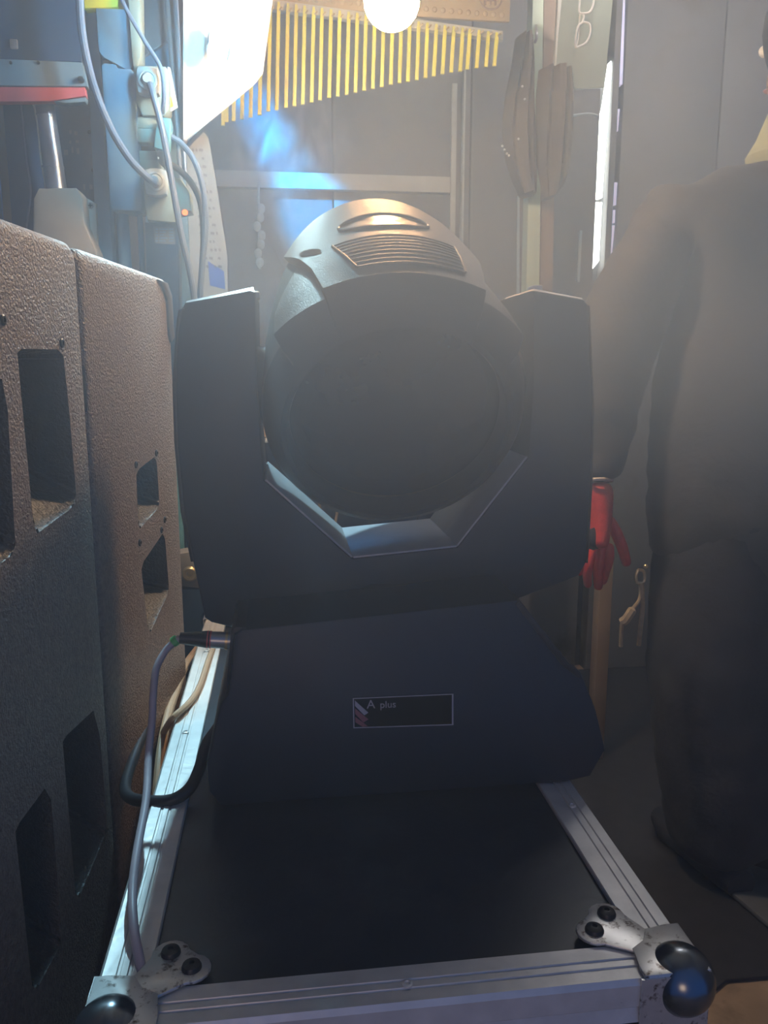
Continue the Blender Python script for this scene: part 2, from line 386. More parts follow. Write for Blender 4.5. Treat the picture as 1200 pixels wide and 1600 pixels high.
rail('x', CY0, CX0+.03, CX1-.03, 1)
rail('x', CY1, CX0+.03, CX1-.03, -1)
for x, y in ((0.085, CY0+.019), (CX0+.019, 0.98), (CX0+.019, 1.28), (CX1-.019, 0.75)):
    obj('pop_rivet', lathe([(0.0042, 0.0), (0.0040, 0.0012), (0.0024, 0.0018), (0.0018, 0.0006), (0, 0.0006)], (x, y, ZT), seg=14), M['alu'], case)
def corner(cx, cy, sx, sy):
    """clover plate with two rivets, skirt and domed ball"""
    def q(u, v, z): return Vector((cx+sx*u, cy+sy*v, z))
    out = []
    A = []
    # tail to clover, going round: (u, v) measured inward from the outer corner
    A += [(-.001, .052), (-.001, .0), (0.0, -.001), (.052, -.001), (.052, .010), (.046, .026)]
    c1, c2 = (.071, .053), (.053, .071)
    for k in range(9):
        t = radians(-100 + k*22); A.append((c1[0]+.0150*cos(t), c1[1]+.0150*sin(t)))
    for k in range(9):
        t = radians(12 + k*22); A.append((c2[0]+.0150*cos(t), c2[1]+.0150*sin(t)))
    A += [(.026, .046), (.010, .052)]
    pl = obj('corner_plate', prism([q(u, v, ZT+.0008) for u, v in A], (0, 0, .0028), .0008), M['zinc'], case)
    obj('wing', prism([q(u, v, ZT+.0034) for u, v in ((-.001, -.001), (.052, -.001), (.052, .010), (.049, .029), (.0365, .0365), (.029, .049), (.010, .052), (-.001, .052))], (0, 0, .0013), .0005), M['zinc'], pl)
    for u, v in (c1, c2):
        p = q(u, v, ZT+.0036)
        obj('rivet', lathe([(.0078, 0), (.0078, .0012), (.0068, .0034), (.0040, .0046), (.0024, .0048), (.0022, .0022), (0, .0022)], p, seg=20), M['rivet'], pl)
    bm = B()
    for (u0, v0, u1, v1) in ((-.002, .0, .0, .055), (.0, -.002, .055, .0)):
        add_box(bm, [min(a, b) for a, b in zip(q(u0, v0, ZT-.062), q(u1, v1, ZT+.002))], [max(a, b) for a, b in zip(q(u0, v0, ZT-.062), q(u1, v1, ZT+.002))])
    obj('corner_skirt', bm, M['zinc'], pl)
    bm = B(); add_ball(bm, q(.016, .013, ZT-.013), .0265, 4, (1, 1, 1))
    obj('corner_ball', bm, M['chrome'], pl)
corner(CX0, CY0, 1, 1); corner(CX1, CY0, -1, 1); corner(CX0, CY1, 1, -1); corner(CX1, CY1, -1, -1)
for x in (CX0+.07, CX1-.07):
    for y in (CY0+.09, CY1-.09):
        bm = B(); add_cyl(bm, (x-.016, y, .05), (x+.016, y, .05), .05, 24)
        w = obj('castor', bm, M['blackpl'], case)
        obj('castor_fork', box((x-.026, y-.03, .05), (x+.026, y+.03, .10), .004), M['zinc'], w)

# ------------------------------------------------------------------ moving head light
FX, YF = 0.128, 0.90
head_root = thing('moving_head_light', 'large black moving head stage light standing on the flight case', 'stage light', (FX, 0.98, ZT))
# base
bp = pxpoly(((378, 984), (366, 992), (356, 1085), (344, 1100), (322, 1196), (326, 1238), (345, 1262), (890, 1222), (923, 1214), (947, 1172), (932, 1110), (909, 1052), (887, 1034), (812, 937)), 0.795)
bp = [Vector((p.x, 0.795, max(p.z, ZT+.0005))) for p in bp]
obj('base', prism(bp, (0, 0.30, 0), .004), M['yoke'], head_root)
pts = pxpoly(((812, 937), (887, 1034), (909, 1052), (905, 1060), (880, 1042), (806, 945)), 0.793)
obj('side_trim', prism(pts, (0, 0.29, 0), .001), M['blackpl'], head_root)
pts = pxpoly(((366, 992), (356, 1085), (352, 1085), (361, 986), (368, 980), (384, 980), (384, 988)), 0.80)
obj('connector_panel', prism(pts, (0, 0.26, 0), .001), M['blackpl'], head_root)
# name plate
pA, pB, pC, pD = [at(x, y, 0.7945) for x, y in ((551, 1090), (708, 1083), (708, 1132), (552, 1137))]
def onpl(u, v): return (pA*(1-u)+pB*u)*(1-v)+(pD*(1-u)+pC*u)*v
FN = Vector((0, -1, 0))
plate = obj('name_plate', prism([p for p in (pA, pB, pC, pD)], (0, -.0012, 0)), M['dark'], head_root, label='small dark name plate with thin silver border')
def plq(name, poly, m, d=.0004):
    return obj(name, prism([onpl(u, v)+FN*.0012 for u, v in poly], FN*d), m, plate)
bm = B()
for poly in (((0, 0), (1, 0), (1, .03), (0, .03)), ((0, .97), (1, .97), (1, 1), (0, 1)), ((0, .03), (.011, .03), (.011, .97), (0, .97)), ((.985, .03), (1, .03), (1, .97), (.985, .97))):
    add_prism(bm, [onpl(u, v)+FN*.0012 for u, v in poly], FN*.0004)
obj('border', bm, M['silver'], plate)
plq('stripe', ((.02, .08), (.02, .26), (.11, .58), (.15, .50)), M['silver'])
plq('stripe', ((.02, .34), (.02, .52), (.10, .82), (.15, .72)), M['redgrey'])
plq('stripe', ((.02, .62), (.02, .80), (.09, .96), (.14, .94)), M['redgrey'])
rx, ux = (pB-pA), (pA-pD)
obj('lettering', text_bm('A', ux.length*.40, onpl(.135, .36)+FN*.0012, rx, ux), M['silver'], plate)
obj('lettering', text_bm('plus', ux.length*.32, onpl(.265, .36)+FN*.0012, rx, ux), M['silver'], plate)
# yoke: one U of two arms, cast as a thick plate
Yk = [(284, 482), (290, 472), (390, 453), (399, 456), (401, 600), (412, 750), (550, 873), (715, 855), (826, 714), (833, 600), (833, 454), (842, 456), (912, 468), (919, 476), (926, 640), (923, 760), (916, 880), (905, 900), (800, 940), (600, 975), (400, 990), (330, 973), (320, 966), (302, 880), (287, 800), (277, 700), (274, 600), (277, 520)]
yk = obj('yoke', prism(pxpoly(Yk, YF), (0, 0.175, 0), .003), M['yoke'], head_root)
for poly in (((276, 500), (279, 484), (285, 482), (279, 520), (276, 600), (279, 700), (289, 800), (303, 878), (298, 878), (282, 800), (272, 690), (269, 600)),
             ((919, 476), (922, 478), (929, 640), (926, 760), (919, 880), (916, 880), (923, 760), (926, 640))):
    obj('arm_cover', prism(pxpoly(poly, YF+.02), (0, 0.13, 0), .0008), M['blackpl'], head_root)
for nm, (x0, y0), (x1, y1), (nx, nz_) in (('lit_face_plate', (413, 751), (549, 872), (1, 1)), ('lit_face_plate', (552, 873), (714, 855.5), (0, 1)), ('lit_face_plate', (716, 854), (825, 715), (-1, 1))):
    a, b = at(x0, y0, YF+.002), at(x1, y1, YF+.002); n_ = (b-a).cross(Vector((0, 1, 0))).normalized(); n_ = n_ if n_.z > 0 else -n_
    obj(nm, prism([a+n_*.0002, b+n_*.0002, b+n_*.0028, a+n_*.0028], (0, .171, 0), .0006), M['lit_pale'], head_root, label='inner yoke plate, bright reflection painted pale')  # pale tone stands in for the bright reflection on the inner faces
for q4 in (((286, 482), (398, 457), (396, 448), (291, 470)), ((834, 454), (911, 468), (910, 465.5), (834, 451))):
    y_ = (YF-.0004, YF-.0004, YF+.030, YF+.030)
    obj('lit_chamfer', prism([at(x, y, yy) for (x, y), yy in zip(q4, y_)], (0, .12, 0), .001), M['lit_pale'], head_root, label='arm chamfer painted pale for the light on it')  # pale strips stand in for light catching the black arm edges
# screws on the arm's top plates
for px, py in ((398, 462), (836, 452)):
    p = at(px, py, YF+.05); obj('lock_tab', box(p-Vector((.006, .012, .004)), p+Vector((.006, .012, .004)), .002), M['zinc'], head_root)
obj('pan_bearing', lathe([(.085, .0), (.085, .05), (.08, .055)], (FX, .975, .765), seg=40), M['blackpl'], head_root)

# head: a tapering body whose dark lens end faces the camera and dips
TILT = radians(33)
HA = Vector((0, cos(TILT), sin(TILT)))          # body axis, away from the lens
HU = Vector((0, -sin(TILT), cos(TILT)))         # up across the body
HX = Vector((1, 0, 0))
HC = Vector((0.131, 0.93, 1.021))              # centre of the front rim
def hp(s, th, r): return HC+HA*s+(HX*sin(th)*.955+HU*cos(th))*r
def interp(tab, x):
    if x <= tab[0][0]: return tab[0][1]
    for (a, va), (b, vb) in zip(tab, tab[1:]):
        if x <= b: return va+(vb-va)*(x-a)/(b-a)
    return tab[-1][1]
RAD = [(0, .160), (.05, .161), (.10, .157), (.16, .151), (.22, .142), (.27, .130), (.31, .115), (.335, .094)]
BAND = [(0, 31), (.06, 35), (.12, 42), (.18, 52), (.25, 64), (.33, 75)]      # half angle of the raised top band
LOBE = [(0, 56), (.05, 57), (.10, 55), (.14, 48.5), (.18, 53), (.25, 65), (.33, 76)]        # lobes beside the band, closing at s = .14
SPLIT = []
def edges_at(s): return interp(BAND, s), max(interp(LOBE, s), interp(BAND, s)+2.6)
def head_angles(s):
    hb_, lb = edges_at(s); o = []
    for a0, a1, n in ((0, hb_-.6, 20), (hb_-.6, hb_+.6, 2), (hb_+.6, lb-.6, 9), (lb-.6, lb+.6, 2), (lb+.6, 180, 34)):
        o += [a0+(a1-a0)*k/n for k in range(n)]
    return o+[180]
def head_r(s, th):
    d = abs(math.degrees(math.atan2(sin(th), cos(th)))); hb_, lb = edges_at(s)
    r = interp(RAD, s)
    band = .017*max(0, 1-s/.5); lobe = .014*max(0, 1-s/.15)
    k1 = max(0, min(1, (hb_-d)/1.2+.5)); k2 = max(0, min(1, (lb-d)/1.2+.5))
    r += band*k1 + lobe*k2*(1-k1)*(.35+.65*min(1, max(0, (d-hb_)/max(1, lb-hb_))))
    if d <= hb_: r -= .006*(1-(d/hb_)**2)*max(0, 1-s/.2)
    return r
def head_ring(s): 
    h = [radians(a) for a in head_angles(s)]
    return h+[-a for a in h[-2:0:-1]]
NT = len(head_ring(0))
bm = B(); rings = []
SS = [0, .004]+[.0125*k for k in range(1, 27)]
for s in SS:
    rings.append([bm.verts.new(hp(s, t, head_r(s, t))) for t in head_ring(s)])
for a, b in zip(rings, rings[1:]):
    for k in range(NT): bm.faces.new((a[k], a[(k+1) % NT], b[(k+1) % NT], b[k]))
last = [bm.verts.new(hp(.347, t, .068)) for t in head_ring(.335)]
for k in range(NT): bm.faces.new((rings[-1][k], rings[-1][(k+1) % NT], last[(k+1) % NT], last[k]))
bm.faces.new(last)
head = obj('head_shell', bm, M['shell'], head_root, ang=24)
# dark lens end
bm = B(); prof = [(.0, 1.0, 0), (-.006, .995, .1), (-.022, .97, .5), (-.034, .92, .9), (-.040, .86, 1), (-.040, .82, 1), (-.030, .80, 1), (-.012, .795, 1)]
rr = [[bm.verts.new(hp(s, t, (head_r(0, t)*(1-w_)+.160*w_)*f)) for t in head_ring(0)] for s, f, w_ in prof]
for a, b in zip(rr, rr[1:]):
    for k in range(NT): bm.faces.new((a[k], a[(k+1) % NT], b[(k+1) % NT], b[k]))
obj('front_bezel', bm, M['blackpl'], head_root, ang=30)
bm = B(); add_lathe(bm, [(.124, 0), (.10, .008), (.07, .014), (.035, .018), (0, .019)], HC-HA*.012, -HA, 48)
obj('lens', bm, M['lens'], head_root, label='dark unlit front lens')
# vent in the top band: recess and slats
def hs(s, th, up=0.0): return hp(s, th, head_r(s, th)+up)
bm = B(); V0, V1, A0, A1 = .020, .092, -23, 23
def vent_a(s, side):   # the vent widens to the rear on its left
    t = (s-V0)/(V1-V0)
    return radians((-17.5-8*t) if side < 0 else (23+1*t))
def strip(bm, s0, s1, up0, up1, n=16):
    for i in range(n):
        q = []
        for (s, k) in ((s0, i), (s0, i+1), (s1, i+1), (s1, i)):
            a = vent_a(s, -1)+(vent_a(s, 1)-vent_a(s, -1))*k/n; q.append((s, a))
        lo = [bm.verts.new(hs(s, a, up0)) for s, a in q]; hi = [bm.verts.new(hs(s, a, up1)) for s, a in q]
        bm.faces.new(hi); bm.faces.new(lo[::-1]); bm.faces.new((lo[0], lo[1], hi[1], hi[0])); bm.faces.new((lo[2], lo[3], hi[3], hi[2]))
        if i == 0: bm.faces.new((lo[3], lo[0], hi[0], hi[3]))
        if i == n-1: bm.faces.new((lo[1], lo[2], hi[2], hi[1]))
    bmesh.ops.remove_doubles(bm, verts=bm.verts[:], dist=1e-6)

for i in range(12): strip(bm, V0+(V1-V0)*i/12, V0+(V1-V0)*(i+1)/12, -.001, .0012)
vent = obj('vent', bm, M['dark'], head_root, ang=30)
NS = 8
for i in range(NS+1):
    s = V0+(V1-V0)*i/NS
    bm = B(); strip(bm, s-.0009, s+.0009, .0002, .0026); obj('slat', bm, M['shell'], vent, ang=30)
for side in (-1, 1):
    bm = B()
    pts = [hs(V0+(V1-V0)*k/10, vent_a(V0+(V1-V0)*k/10, side), .002) for k in range(11)]
    add_tube(bm, pts, .0016, 6); obj('vent_edge', bm, M['shell'], vent)
# oval window behind the vent
def oval(scale, up, n=40): return [hs(.144+.022*scale*sin(2*pi*k/n), radians(-3.0+19.5*scale*cos(2*pi*k/n)), up) for k in range(n)]
bm = B(); add_tube(bm, oval(1.0, .001), .0022, 8, closed=True); ov = obj('badge_ring', bm, M['shell'], head_root)
bm = B(); o1 = oval(.97, .0012); vs = [bm.verts.new(p) for p in o1]; c = bm.verts.new(hs(.144, radians(-3), .0016))
for k in range(len(vs)): bm.faces.new((vs[k], vs[(k+1) % len(vs)], c))
obj('badge_window', bm, M['amber'], ov)
# slot on the left of the band
bm = B(); n = 16
pts = [hs(.115+.020*cos(2*pi*k/n)+.012*sin(2*pi*k/n)*0, radians(-36-2.6*sin(2*pi*k/n)-5*cos(2*pi*k/n)), .0012) for k in range(n)]
vs = [bm.verts.new(p) for p in pts]; bm.faces.new(vs)
obj('latch_slot', bm, M['dark'], head_root)
# tilt bearings between head and arms
for sx in (-1, 1):
    bm = B(); add_cyl(bm, HC+HA*.05+HX*sx*.135, HC+HA*.05+HX*sx*.158, .045, 32)
    obj('tilt_bearing', bm, M['blackpl'], head_root)

# ------------------------------------------------------------------ loudspeakers
SD = radians(8.7); SDIR = Vector((sin(SD), cos(SD), 0)); SN = Vector((cos(SD), -sin(SD), 0))   # SN: outward, to the right
S0 = at(268, 574, 1.25)
def sp(x, y):
    r = FW+RT*((x-600)/FPX)+UP*((800-y)/FPX)
    p = CAM+r*((S0-CAM).dot(SN)/r.dot(SN)); return ((p-S0).dot(SDIR), p.z)
def SW(u, z, d=0.0): return Vector((S0.x, S0.y, 0))+SDIR*u+Vector((0, 0, z))+SN*d
def cabinet(name, label, u0, u1, z0, z1, holes, depth=0.34, rnd=0.018):
    root = thing(name, label, 'loudspeaker', SW((u0+u1)/2, 0, -depth/2), 'loudspeakers left of the case')
    org = SW((u0+u1)/2, 0, -depth/2)
    outer = []
    for cu, cz, a0 in ((u1-rnd, z1-rnd, 0), (u0+rnd, z1-rnd, 90), (u0+rnd, z0+rnd, 180), (u1-rnd, z0+rnd, 270)):
        for k in range(5):
            t = radians(a0+k*22.5); outer.append((cu+rnd*cos(t), cz+rnd*sin(t)))
    bm = B()
    loops = [outer]+[h[0] for h in holes]
    l3 = [[Vector((u, z, 0)) for u, z in lp] for lp in loops]
    flat = [p for lp in l3 for p in lp]
    tri = tessellate_polygon(l3)
    vs = [bm.verts.new(SW(p.x, p.y, 0)) for p in flat]
    for t in tri:
        try: bm.faces.new([vs[i] for i in t])
        except ValueError: pass
    # rounded front edge and sides
    no = len(outer); prev = vs[:no]
    cu, cz = (u0+u1)/2, (z0+z1)/2
    for k in range(1, 4):
        t = radians(30*k); g = .012
        ring = []
        for u, z in outer:
            du = g*(1-cos(t))*0; ring.append(bm.verts.new(SW(u+(g*sin(t))*(1 if u > cu else -1)*(1 if abs(u-cu) > (u1-u0)/2-rnd*1.01 else 0), z+g*sin(t)*(1 if z > cz else -1)*(1 if abs(z-cz) > (z1-z0)/2-rnd*1.01 else 0), -g*(1-cos(t)))))
        for i in range(no): bm.faces.new((prev[i], prev[(i+1) % no], ring[(i+1) % no], ring[i]))
        prev = ring
    ring = [bm.verts.new(v.co-SN*(depth-.012)) for v in prev]
    for i in range(no): bm.faces.new((prev[i], prev[(i+1) % no], ring[(i+1) % no], ring[i]))
    bm.faces.new(ring)
    body = obj('cabinet', bm, M['speaker'], root, ang=40)
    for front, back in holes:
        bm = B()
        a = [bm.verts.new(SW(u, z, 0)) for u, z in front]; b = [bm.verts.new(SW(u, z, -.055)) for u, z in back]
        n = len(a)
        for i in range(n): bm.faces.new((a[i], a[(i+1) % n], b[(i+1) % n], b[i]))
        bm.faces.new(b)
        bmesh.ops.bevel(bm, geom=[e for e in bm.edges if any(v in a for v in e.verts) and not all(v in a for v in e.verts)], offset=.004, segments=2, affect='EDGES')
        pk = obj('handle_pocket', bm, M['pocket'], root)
        us = [u for u, z in back]; zs = [z for u, z in back]
    return root
def hole(px, lift):
    """pocket outline from the photo; its bottom edge slopes inward by `lift`, like a scoop"""
    f = [sp(x, y) for x, y in px]
    zmin = min(z for u, z in f); zmax = max(z for u, z in f); b = []
    for u, z in f:
        t = 1-(z-zmin)/(zmax-zmin); b.append((u, z+lift*max(0, (t-.55)/.45)))
    return f, b
us, _ = sp(128, 500)
u_far = sp(268, 574)[0]
ZTOP = 1.187
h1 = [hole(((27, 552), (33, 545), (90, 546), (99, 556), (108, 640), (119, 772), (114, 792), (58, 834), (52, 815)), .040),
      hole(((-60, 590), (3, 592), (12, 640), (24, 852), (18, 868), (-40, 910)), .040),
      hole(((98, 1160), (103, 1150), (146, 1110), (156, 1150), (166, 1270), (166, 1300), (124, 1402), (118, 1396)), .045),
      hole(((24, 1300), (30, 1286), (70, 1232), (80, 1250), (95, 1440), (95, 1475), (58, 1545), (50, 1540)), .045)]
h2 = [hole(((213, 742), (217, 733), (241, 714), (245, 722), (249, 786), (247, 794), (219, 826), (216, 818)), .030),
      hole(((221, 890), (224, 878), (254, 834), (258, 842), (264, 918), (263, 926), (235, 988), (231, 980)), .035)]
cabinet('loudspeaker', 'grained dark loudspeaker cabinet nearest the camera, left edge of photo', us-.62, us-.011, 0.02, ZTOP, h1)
cab2 = cabinet('loudspeaker', 'grained dark loudspeaker cabinet beside the moving light, farther of two', us+.013, u_far, 0.02, ZTOP-.002, h2)
# corner protector on the farther cabinet and small bolts
bm = B()
ring = []
pr = [(u_far-.050, ZTOP+.004), (u_far-.01, ZTOP+.004), (u_far+.010, ZTOP-.012), (u_far+.013, ZTOP-.075), (u_far-.004, ZTOP-.082), (u_far-.012, ZTOP-.070), (u_far-.014, ZTOP-.022), (u_far-.030, ZTOP-.006)]
obj('corner_cap', prism([SW(u, z, .004) for u, z in pr], SN*-.10, .003), M['rubber'], cab2)
joint = thing('joint_strip', 'ribbed grey strip filling the joint between the two loudspeakers', 'strip', SW(us, 0.02, 0))
for k, (a, b) in enumerate(((-.0085, -.0020), (.0005, .0090))):
    obj('rib', prism([SW(us+a, .02, -.010+k*.004), SW(us+b, .02, -.010+k*.004), SW(us+b, ZTOP+.003, -.010+k*.004), SW(us+a, ZTOP+.003, -.010+k*.004)], SN*-.2, .001), M['rubber'], joint)
u_, z_ = sp(140, 600)
obj('clip', prism([SW(us-.007, z_-.03, -.003), SW(us+.007, z_-.03, -.003), SW(us+.007, z_+.02, -.003), SW(us-.007, z_+.02, -.003)], SN*-.02, .001), M['dark'], joint)
ci = 0
for (x, y) in ((4, 500), (96, 536), (212, 726), (244, 708), (218, 848), (252, 828), (257, 812)):
    u, z = sp(x, y); bm = B()
    add_lathe(bm, [(.0048, -.002), (.0048, .0012), (.0038, .002), (.0022, .0021), (.002, .0005), (0, .0005)], SW(u, z, 0), SN, 12)
    par = cab2 if x > 130 else bpy.data.objects['loudspeaker']
    obj('bolt', bm, M['rivet'], par)

# ------------------------------------------------------------------ bulb and work lamp
bc = at(612, 0, 1.40)
bulb = thing('light_bulb', 'glowing round warm white bulb hanging above the moving light', 'light bulb', bc)
bm = B(); add_ball(bm, bc, .0455, 3)
ar = 4*pi*.0455**2
mb = mat('bulb_glow', (1, .9, .8), 0.4, emit=BULB_COL, estr=BULB_POWER/(ar*pi)/10)
obj('globe', bm, mb, bulb)
obj('bulb_neck', lathe([(.024, .036), (.020, .05), (.019, .065), (.0, .066)], bc, seg=24), M['white'], bulb)
obj('lamp_holder', lathe([(.022, .064), (.022, .10), (.012, .112), (.004, .115), (.0, .115)], bc, seg=24), M['blackpl'], bulb)
obj('flex', tube([bc+Vector((0, 0, .112)), Vector((bc.x, bc.y, RH+.02))], .0032, 8), M['blackcable'], bulb)

YL = 1.62
YT = 1.42                               # the lamp hangs well in front of the sheet
lc = at(345, 25, YT)
lamp = thing('work_lamp', 'blown out cold white work lamp in front of white sheet', 'lamp', lc)
bm = B(); add_tube(bm, [at(338, 100, YT), at(345, 50, YT), at(354, -70, YT)], [.014, .017, .017], 20)
ml = mat('lamp_glow', (1, 1, 1), 0.4, emit=LAMP_COL, estr=0)
ga = 2*pi*.017*(at(338, 100, YT)-at(354, -70, YT)).length
ml.node_tree.nodes['Principled BSDF'].inputs['Emission Strength'].default_value = LAMP_POWER/(ga*pi)/10
obj('lamp_tube', bm, ml, lamp)
obj('lamp_holder', tube([at(354, -70, YT), at(357, -110, YT)], .021, 20), M['white'], lamp)
obj('flex', tube([at(357, -108, YT), Vector((at(357, -110, YT).x, YT, RH+.02))], .0035, 8), M['blackcable'], lamp)
src = at(341, 82, YL); tgt = Vector((-.12, .80, .6)); fd = (tgt-src).normalized()
fl = thing('added_flood_light', 'small white spotlight added to light the case, in front of sheet', 'spotlight', src)  # extra spotlight added to brighten the left case rail
obj('housing', lathe([(0, -.05), (.016, -.05), (.020, -.04), (.022, .004), (.019, .004), (.017, -.006), (0, -.006)], src-fd*.008, fd, 24), M['white'], fl)
obj('bracket', tube([src-fd*.05, at(349, 0, YL+.02), at(356, -90, YL+.02), Vector((at(356, -90, YL+.02).x, YL+.02, RH+.01))], .004, 8), M['screw'], fl)
sl = bpy.data.lights.new('flood', 'SPOT'); sl.energy = SPOT_POWER; sl.color = SPOT_COL; sl.spot_size = radians(48); sl.spot_blend = 0.6; sl.shadow_soft_size = .018
so = bpy.data.objects.new('flood', sl); COL.objects.link(so); so.parent = fl
so.location = fd*.012; so.rotation_euler = fd.to_track_quat('-Z', 'Y').to_euler()
# ceiling batten added out of view, farther right, to brighten the haze
bt = thing('added_ceiling_batten', 'white tube light batten added under the ceiling, out of view', 'lamp', (1.15, 2.0, RH-.02))
obj('housing', box((.65, 1.97, RH-.06), (1.65, 2.03, RH), .006), M['white'], bt)
mt_ = mat('added_batten_glow', (1, 1, 1), 0.4, emit=ADDED_BATTEN_COL, estr=ADDED_BATTEN_POWER/(2*pi*.013*.94*pi))
obj('tube', tube([(.68, 2.0, RH-.085), (1.62, 2.0, RH-.085)], .013, 12), mt_, bt)
# unseen spotlight added to turn the haze behind the head blue
bp_ = at(255, -75, 2.10); btg = at(498, 345, 2.58)
bl = thing('added_blue_spotlight', 'small black spotlight added for the blue beam, hidden behind the white sheet', 'spotlight', bp_)
bd = (btg-bp_).normalized()
obj('housing', lathe([(.0, -.10), (.03, -.10), (.04, -.06), (.045, .02), (.040, .02), (.036, .0), (0, .0)], bp_-bd*.02, bd, 24), M['blackpl'], bl)
obj('bracket', tube([bp_-bd*.06, Vector((bp_.x, bp_.y, RH+.01))], .006, 8), M['screw'], bl)
sl = bpy.data.lights.new('beam', 'SPOT'); sl.energy = BEAM_POWER; sl.color = BEAM_COL; sl.spot_size = radians(21); sl.spot_blend = 1.0; sl.shadow_soft_size = .02
so = bpy.data.objects.new('beam', sl); COL.objects.link(so); so.parent = bl
so.location = bd*.03; so.rotation_euler = bd.to_track_quat('-Z', 'Y').to_euler()
# curling smoke in the beam
wc = (at(448, 240, 2.36)); wm = bpy.data.materials.new('curling_smoke'); wm.use_nodes = True
nt = wm.node_tree; nt.nodes.clear()
ho = nt.nodes.new('ShaderNodeOutputMaterial'); hv = nt.nodes.new('ShaderNodeVolumeScatter'); hv.inputs['Color'].default_value = (0.85, 0.92, 1, 1); hv.inputs['Anisotropy'].default_value = .1
tc = nt.nodes.new('ShaderNodeTexCoord'); mp = nt.nodes.new('ShaderNodeMapping'); mp.inputs['Scale'].default_value = (1.0, 1.0, .55); mp.inputs['Rotation'].default_value = (0, .5, 0)
nz = nt.nodes.new('ShaderNodeTexNoise'); nz.inputs['Scale'].default_value = 14; nz.inputs['Detail'].default_value = 3; nz.inputs['Distortion'].default_value = 1.6
r1 = nt.nodes.new('ShaderNodeMapRange'); r1.inputs[1].default_value = .46; r1.inputs[2].default_value = .70; r1.inputs[3].default_value = .5; r1.inputs[4].default_value = 11.0
ln = nt.nodes.new('ShaderNodeVectorMath'); ln.operation = 'LENGTH'
r2 = nt.nodes.new('ShaderNodeMapRange'); r2.inputs[1].default_value = .06; r2.inputs[2].default_value = .21; r2.inputs[3].default_value = 1; r2.inputs[4].default_value = 0
mm = nt.nodes.new('ShaderNodeMath'); mm.operation = 'MULTIPLY'
nt.links.new(tc.outputs['Object'], mp.inputs[0]); nt.links.new(mp.outputs[0], nz.inputs['Vector']); nt.links.new(nz.outputs['Fac'], r1.inputs[0])
nt.links.new(tc.outputs['Object'], ln.inputs[0]); nt.links.new(ln.outputs['Value'], r2.inputs[0])
nt.links.new(r1.outputs[0], mm.inputs[0]); nt.links.new(r2.outputs[0], mm.inputs[1]); nt.links.new(mm.outputs[0], hv.inputs['Density']); nt.links.new(hv.outputs[0], ho.inputs['Volume'])
bm = B(); add_ball(bm, (0, 0, 0), .21, 3)
me = bpy.data.meshes.new('smoke_plume'); bm.to_mesh(me); bm.free(); me.materials.append(wm)
wo = bpy.data.objects.new('smoke_plume', me); COL.objects.link(wo); wo.location = wc
wo['kind'] = 'stuff'; wo['label'] = 'curling blue lit smoke behind the moving light head'; wo['category'] = 'smoke'
# sheet of white paper behind the lamp, slightly curved
bm = B(); cols = []
def sheet_pt(u, v):
    l = ((284, -30), (286, 110), (284, 224)); r = ((425, -30), (412, 60), (400, 120))
    L = at(286, -30+254*v, YL+.05); rx_ = 430-34*v if v < .6 else 409.6-(v-.6)/.4*(409.6-287)
    R = at(rx_, -30+254*v, YL+.075)
    p = L.lerp(R, u); p.y += .02*sin(u*pi); return p
G = 14
gv = [[bm.verts.new(sheet_pt(i/G, j/G)) for i in range(G+1)] for j in range(G+1)]
for j in range(G):
    for i in range(G): bm.faces.new((gv[j][i], gv[j][i+1], gv[j+1][i+1], gv[j+1][i]))
sh = obj('paper_sheet', bm, M['paper'], label='bright white sheet hanging behind the work lamp', cat='sheet')
sh.modifiers.new('thick', 'SOLIDIFY').thickness = .001

# ------------------------------------------------------------------ yellow strips on hooks
ORD = 'first second third fourth fifth sixth seventh eighth ninth tenth eleventh twelfth thirteenth fourteenth fifteenth sixteenth seventeenth eighteenth nineteenth twentieth twenty-first twenty-second twenty-third twenty-fourth twenty-fifth twenty-sixth twenty-seventh twenty-eighth twenty-ninth thirtieth thirty-first thirty-second thirty-third thirty-fourth'.split()
YS = 1.95
bot = [(142, 408), (153, 395), (176, 393), (203, 387), (231, 381), (260, 374), (288, 362), (315, 357), (345, 350), (372, 345), (399, 340), (428, 333), (455, 326), (484, 318), (512, 314), (541, 308), (569, 301), (597, 295), (625, 289), (654, 283), (683, 275), (711, 270), (738, 266), (767, 261), (795, 254), (822, 248), (850, 241), (878, 236), (907, 233), (930, 226), (960, 222), (990, 218), (1017, 215)]
hook_rail = thing('hook_rail', 'dim grey rail of hooks carrying the yellow strips', 'rail', at(580, 40, YS+.03))
rl = pxpoly(((336, -14), (786, 48), (786, 62), (336, 2)), YS+.010)
obj('rail_bar', prism(rl, (0, .02, 0), .002), M['trim'], hook_rail)
for i, (bx_, by_) in enumerate(bot):
    x, y = 280+bx_/2.069, by_/2.069
    xt = x+(3 if i < 25 else 4); yt = .139*xt-53
    p, q = at(xt, yt, YS), at(x, y, YS)
    w = .0042
    bm = B(); add_prism(bm, [p+Vector((-w*.6, 0, .004)), p+Vector((w*.6, 0, .004)), p+Vector((w, 0, -.01)), q+Vector((w, 0, 0)), q+Vector((-w, 0, 0)), p+Vector((-w, 0, -.01))], (0, -.006, 0), .0008)
    o = obj('yellow_strip', bm, M['yellow'], label=f'narrow yellow plastic strip, {ORD[i]} from the left of the hanging row', cat='strip', group='yellow strips hanging in a row')
    h = p.lerp(q, .06)+Vector((0, 0, 0))
    bm = B(); add_tube(bm, [h+Vector((0, .014, 0)), h+Vector((.002, -.004, 0)), h+Vector((.008, -.012, .004))], .0020, 6)
    obj('hook', bm, M['creamboard'], hook_rail)
